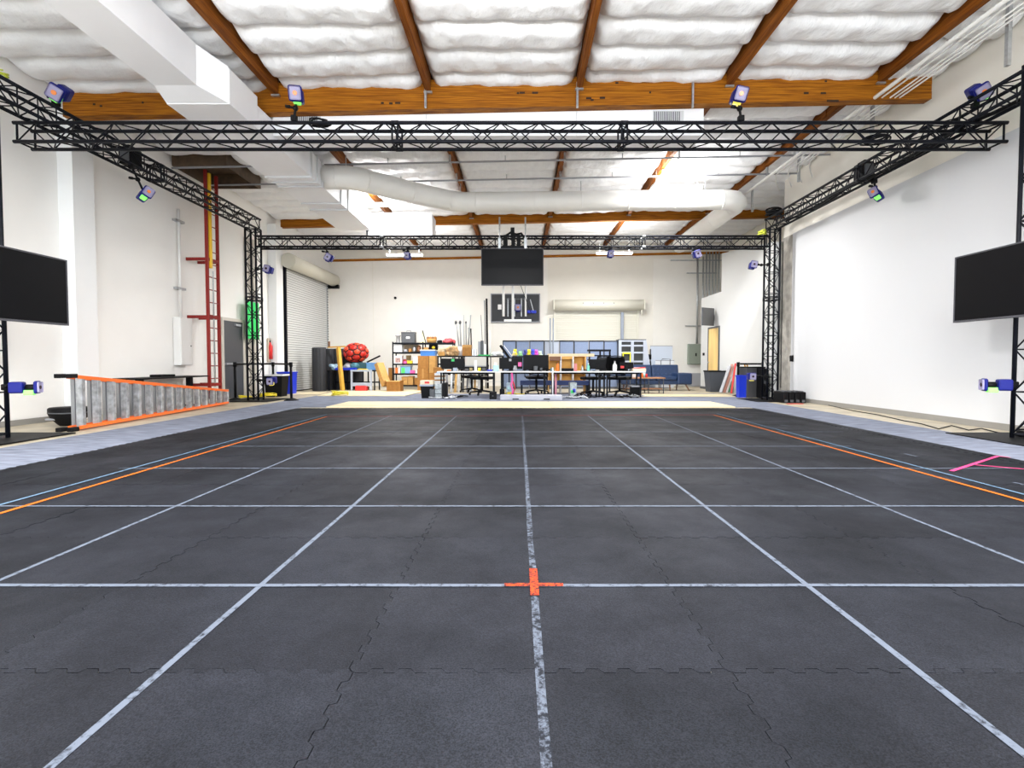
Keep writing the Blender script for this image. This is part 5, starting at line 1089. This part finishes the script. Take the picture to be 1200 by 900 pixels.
ch(565,463,2.9,None,c0); ch(553,460,0.4,'black office chair farther back at the leftmost desk'); ch(628.5,462,3.3,'black office chair below the larger black monitor'); ch(695,463.5,3.9,'black office chair at the third desk, turned to the right'); ch(726,463.5,2.6,'black office chair at the rightmost desk, turned left')
# floor things near the desks
def floorbox(name,px0,px1,pyb,pyt,m,label,cat,dep=0.3,b=0.01,z=0.006,parts=None):
    xx,y=fl((px0+px1)/2,pyb,z); w=at(px1,pyb,y)[0]-at(px0,pyb,y)[0]; h=at(px0,pyt,y)[1]-z; t=T(name,label,cat,(xx,y+dep/2,z)); B(-w/2,w/2,-dep/2,dep/2,0,h,b=b).build('body',m,t)
    for p in (parts or []): B(p[0]*w,p[1]*w,-dep/2-0.008,-dep/2,p[2]*h,p[3]*h,b=0).build(p[4],p[5],t)
    return t,w,h
t,w,h=floorbox('white_light_box',586,659,469,463.5,mat('white_lacquer',(0.42,0.43,0.50),0.5),'long low white box with black handles on the floor before the desks','box',0.45,0.012,parts=[(-0.30,-0.20,0.12,0.35,'handle',blackp),(0.20,0.30,0.12,0.35,'handle',blackp)])
floorbox('desktop_computer',518,522.5,467,449,blackp,'black upright computer tower under the leftmost desk','computer',0.4); floorbox('clear_organiser',509.5,517.5,466.5,450,mat('clear_grey_plastic',(0.45,0.5,0.53),0.25,0,0.3,25),'grey clear plastic drawer unit with cables beside the bin','drawers',0.35,parts=[(-.45,.45,.3,.34,'drawer_gap',greyp),(-.45,.45,.62,.66,'drawer_gap',greyp)])
floorbox('desktop_computer',503.5,508.5,467,456,greyp,'short grey device standing right of the black bin','computer',0.2)
floorbox('subwoofer',573.5,581.5,468,459.5,blackp,'black cube speaker on the carpet beside the white light box','speaker',0.3,parts=[(-.1,.1,.4,.55,'badge',greyp)])
floorbox('cable_box',593.5,601,463.5,449,mat('pale_steel_blue',(0.4,0.52,0.62),0.4,0,0.3,15),'pale blue computer tower with coloured cables under the second desk','computer',0.35,parts=[(-.4,.4,.1,.3,'yellow_cable_bundle',yellowp),(-.3,.0,.5,.7,'teal_patch',tealp)])
floorbox('black_pedestal',585.5,591,463,456,blackp,'small black box left of the pale blue computer tower','box',0.25)
floorbox('desktop_computer',668,676,466,448.5,mat('pale_tower_grey',(0.35,0.4,0.42),0.4,0,0.3,15),'grey computer tower with green lights under the third desk','computer',0.4,parts=[(-.4,.1,.3,.5,'green_patch',greenp),(-.1,.3,.35,.6,'blue_patch',bluep)])
x,y=fl(600.5,462); t=T('pink_strap','hot pink and red strap hanging from the second desk','strap',(x,Yd+0.1,0.0)); MB().tube([(0,0,0.70),(0.02,0,0.5),(-0.02,0,0.35),(0.03,0,0.2),(0,0,0.05)],0.03,6).build('strap_length',pinkp,t); MB().tube([(0.04,0.02,0.45),(0.09,0.0,0.25),(0.03,0,0.08)],0.02,6).build('red_end',redp,t)
x,_=at(652.8,450,14.0); t=T('pink_poster_tube','pink tube standing under the third desk','tube',(x,14.5,0.006)); MB().cyl((0,0,0),(0.0,0,0.68),0.035,10).build('tube',mat('salmon_pink',(0.85,0.35,0.45),0.5),t); MB().cyl((0,0,0.68),(0,0,0.70),0.038,10).build('end_cap',whitep,t)
x,_=at(647.5,450,13.95); t=T('white_stand_pole','white adjustable pole clamped before the third desk','pole',(x,13.9,0.006)); MB().cyl((0,0,0.02),(0,0,0.85),0.02,10).build('pole',whitep,t); MB().cyl((0,0,0),(0,0,0.02),0.12,20).build('foot',whitep,t)
tb_=T('teal_bench','long dark blue storage bench seen under the desks','bench',(at(650,452,15.5)[0],15.5,0)); wv=at(688,452,15.3)[0]-at(606,452,15.3)[0]; B(-wv/2,wv/2,0,0.35,0.28,0.42,b=0.01).build('seat_slab',mat('navy_vinyl',(0.015,0.035,0.14),0.5),tb_); 
for a in (-wv/2+0.05,0,wv/2-0.05): B(a-.03,a+.03,0.03,0.3,0,0.28).build('leg',blackm,tb_)
bin_('waste_bin','small black bin with grey liner right of the rightmost desk',740,752,465,452,blackp,lgreyp,0.85)
# loose cables under desks
cabw=mat('white_cable',(0.65,0.67,0.7),0.5)
def squiggle(px0,px1,py,label,m,r,seed,amp=0.25,n=26):
    r_=random.Random(seed); a=fl(px0,py); b_=fl(px1,py); pts=[]
    for i in range(n):
        t_=i/(n-1); pts.append((a[0]+(b_[0]-a[0])*t_+r_.uniform(-.12,.12),a[1]+r_.uniform(-amp,amp),0.006+r+abs(r_.gauss(0,1))*0.03))
    P_=[]
    for i in range(len(pts)-1):
        p0=Vector(pts[max(0,i-1)]);p1=Vector(pts[i]);p2=Vector(pts[i+1]);p3=Vector(pts[min(len(pts)-1,i+2)])
        for k in range(5):
            u=k/5; P_.append(0.5*((2*p1)+(-p0+p2)*u+(2*p0-5*p1+4*p2-p3)*u*u+(-p0+3*p1-3*p2+p3)*u**3))
    for p in P_: p.z=max(p.z,0.006+r)
    return solo(MB().tube(P_,r,5),'loose_cable',m,label,'cable')
squiggle(660,690,467,'tangle of white cables on the floor right of the white box',cabw,0.014,1); squiggle(662,750,466.5,'black cable trail on the carpet under the right desks',blackp,0.014,2,0.15,40); squiggle(505,535,467.5,'tangle of grey cables at the foot of the leftmost desk',cabw,0.013,3,0.15); squiggle(510,545,466,'black cable tangle behind the grey one at leftmost desk',blackp,0.013,4,0.2); squiggle(592,612,463,'tangle of yellow cable under the second desk',MATS['yellow_cable'],0.012,6,0.15); squiggle(728,756,465,'white cable ends by the small black bin',cabw,0.012,7,0.15,16)
# ---------------------------------------------------------------- sofa and coffee table
nv=mat('navy_leather',(0.008,0.028,0.085),0.4,0,0.15,12); Yf=17.2
x0,_=at(728,450,Yf); x1,_=at(811.5,450,Yf); w=x1-x0
t=T('sofa','navy blue tufted two-seat sofa with tapered legs near the yellow door','sofa',(x0,Yf,0))
zs_=lambda py:at(770,py,Yf)[1]
B(0.15,w-0.1,0.05,0.85,0.22,0.36,b=0.02).build('seat_frame',nv,t)
aw=w-at(794,450,Yf)[0]+x0
for s,(a,b_) in enumerate(((0,0.5),(w-aw,w))): 
    m=MB(); m.box(a,b_,0,0.85,0.22,0.62,b=0.05,seg=3); m.build('armrest',nv,t)
cw=(w-aw-0.5)/2
for k in range(2):
    a=0.5+cw*k; B(a+0.008,a+cw-0.008,0.02,0.65,0.36,0.50,b=0.04,seg=3).build('seat_cushion',nv,t)
    M_=Matrix.Translation((0,0.62,0.48))@Matrix.Rotation(-0.2,4,'X')
    o=B(a+0.008,a+cw+(0.25 if k else 0)-0.008,-0.02,0.16,-0.04,0.44,b=0.045,seg=3,M=M_).build('back_cushion',nv,t)
    for i in range(5):
        for j in range(2):
            p=M_@Vector((a+cw*(i+0.5)/5,-0.022,0.1+0.17*j)); m=MB(); m.sph(p,0.014,(1,0.5,1),8); m.build('tuft_button',mat('navy_button',(0.03,0.08,0.2),0.4),o)
for a,dx in ((0.25,-0.1),(w-0.75,0),(w-0.2,0.12)): m=MB(); m.cyl((a,0.15,0.24),(a+dx,0.08,0),0.03,8,0.016); m.build('leg',MATS['brown_wood'],t)
for a in (0.25,w-0.3): m=MB(); m.cyl((a,0.75,0.24),(a,0.8,0),0.03,8,0.016); m.build('leg',MATS['brown_wood'],t)
Yt=15.6; xa_,zt_=at(737,442.5,Yt); xb_,_=at(780,442.5,Yt); w=xb_-xa_
t=T('coffee_table','low wooden coffee table with metal hairpin legs before the sofa','table',(xa_,Yt,0)); wal=mat('walnut_top',(0.45,0.2,0.08),0.4,0,0.2,5)
B(0,w,0,0.6,zt_-0.035,zt_,b=0.005).build('table_top',wal,t); B(0.05,w-0.08,0.08,0.55,0.14,0.165).build('lower_shelf',wal,t)
for a in (0.05,w*.55,w-0.05):
    for y in (0.05,0.55): m=MB(); m.cyl((a,y,0.0),(a,y,zt_-0.035),0.016,8); m.build('leg',greyp,t)
for i,(a,b_,p,mm,l,n,sh) in enumerate(((740,745,438.5,whitep,'white paper pile on the coffee table','paper_pile','box'),(751,754,437.5,orangep,'orange snack can on the coffee table','snack_can','bottle'),(753.5,756.5,436.8,tealp,'pale blue cup on the coffee table','cup','cup'),(756.3,759,438,redp,'small red can at the right of the coffee table clutter','snack_can','bottle'))):
    a_,z_=at(a,p,Yt+.2); c_,_=at(b_,p,Yt+.2); ww=c_-a_; hh=z_-zt_; mb=MB()
    if sh=='box': mb.box(-ww/2,ww/2,-.08,.08,0,hh,b=.005)
    elif sh=='cup': mb.lathe([(ww*.35,0),(ww*.5,hh),(ww*.44,hh),(ww*.3,.01),(0,.01)],12)
    else: mb.lathe([(ww*.45,0),(ww*.5,hh*.06),(ww*.5,hh*.9),(ww*.4,hh),(0,hh)],12)
    solo(mb,n,mm,l,n.split('_')[-1],((a_+c_)/2,Yt+.2,zt_))
# ---------------------------------------------------------------- right corner
t=bin_('waste_bin','large dark grey waste bin in front of the yellow door',831,853,459.5,434.5,mat('slate_plastic',(0.055,0.062,0.078),0.5),blackp,0.82)
def lean(px0,px1,pxt,pyb,pyt,m,label,w_=0.12,name='leaning_board',cat='board'):
    a=fl((px0+px1)/2,pyb); b_=at(pxt,pyt,a[1]+0.25); return solo(MB().bar((a[0],a[1],0.03),(b_[0],a[1]+0.25,b_[1]),w_,0.03),name,m,label,cat)
lean(843,846,855,461,429,lgreyp,'pale grey board leaning at the right of the grey bin',0.1); lean(847,850,858.5,461,427,mat('pinkish_board',(0.42,0.2,0.15),0.6),'pinkish board leaning between pale and green boards',0.1); lean(851,856,860,460.5,434,mat('dark_green_board',(0.015,0.13,0.06),0.6),'dark green sign board leaning by the barrier post',0.26); lean(856,858,862,462,426,redp,'thin red edged board leaning against the barrier post',0.05); lean(849,852,857,461,440,whitep,'short white board leaning in front of the green board',0.1)
q1=stanchion(864.5,465,'black belt barrier post left of the right blue bin'); q2=stanchion(893.5,465.5,'black belt barrier post behind the far right tower'); belt(q1,q2,'black barrier belt stretched above the black cabinet')
bin_('recycling_bin','narrow bright blue recycling bin beside the black cabinet at right',866,875,466,440,bluep,None,0.88,0.22)
t,w,h=floorbox('equipment_cabinet',874.5,886.5,466,431,mat('charcoal_cabinet',(0.05,0.05,0.055),0.45),'charcoal cabinet behind the low camera at the right tower','cabinet',0.5,z=0)
B(w/2,w/2+0.28,-0.2,0.25,0,h,b=0.01).build('side_panel',blackp,t); B(-w/2,w/2+0.28,-0.25,0.25,h,h+0.03,b=0.006).build('top_panel',blackp,t)
x,_=at(870,428,13.9); t=T('hanging_cable','orange brown cable looped on the right barrier belt','cable',(q1[0]+0.2,q1[1]+0.03,0.5)); 
for k in range(2): MB().tube([(0.07*k+0.02*math.sin(i),0.0,0.46-0.3*math.sin(PI*i/10)) for i in range(11)],0.018,6).build('cable_loop',mat('ochre_cable',(0.5,0.25,0.03),0.6),t)
t,w,h=floorbox('black_case',893.5,900,467,432,blackp,'tall black road case behind the far right tower','case',0.4,z=0); B(-w*.3,w*.3,-0.21,-0.2,h*.5,h*.6).build('handle',greyp,t)
floorbox('black_case',912,919,464,441,blackp,'black road case right of the far right tower','case',0.3,z=0,parts=[(-.3,.3,.6,.7,'handle',greyp)])
for k in range(4):
    px=918+6.8*k; xx,y=fl(px+3.2,472.5); w=at(px+6.3,470,y)[0]-at(px,470,y)[0]; h=at(px,459.5,y)[1]
    t=T('battery_pack',['leftmost','second','third','rightmost'][k]+' of four black cases lined up by the white screen wall','case',(xx,y+0.25,0)); B(-w/2,w/2,-.25,.25,0,h,b=.02).build('body',blackp,t); B(-w*.3,w*.3,-.258,-.25,h*.08,h*.3,b=.004).build('badge',greyp,t); B(-w*.2,w*.2,-.2,.2,h,h+.02,b=.006).build('handle',greyp,t)
x0,y0=fl(927,471); a=fl(918,471.5); solo(B(-0.28,0.1,-0.03,0.03,0,0.012),'red_floor_tape',redp,'short red tape strip on the concrete before the black cases','tape',(a[0]+0.1,a[1]-0.5,0))
# long floor cable on the right
pts=[]; src=[(940,470),(960,473),(1000,482),(1030,487),(1060,494),(1080,497.5),(1100,503.5),(1115,499.5),(1135,505),(1150,503),(1170,508),(1184,509)]
for i in range(len(src)-1):
    for k in range(4):
        u=k/4; px=src[i][0]+(src[i+1][0]-src[i][0])*u; py=src[i][1]+(src[i+1][1]-src[i][1])*u; X,Y=fl(px,py); pts.append((X,Y,0.012))
solo(MB().tube(pts,0.008,6),'floor_cable',blackp,'thin black cable snaking along the concrete by the right wall','cable')
coil('cable_coil','small black cable coil on the right tower base plate',(6.75,6.5,0.02),0.13,0.012,blackp,4,0.6)
# chair-like grey truck parts under left shelf etc: wall panel lines
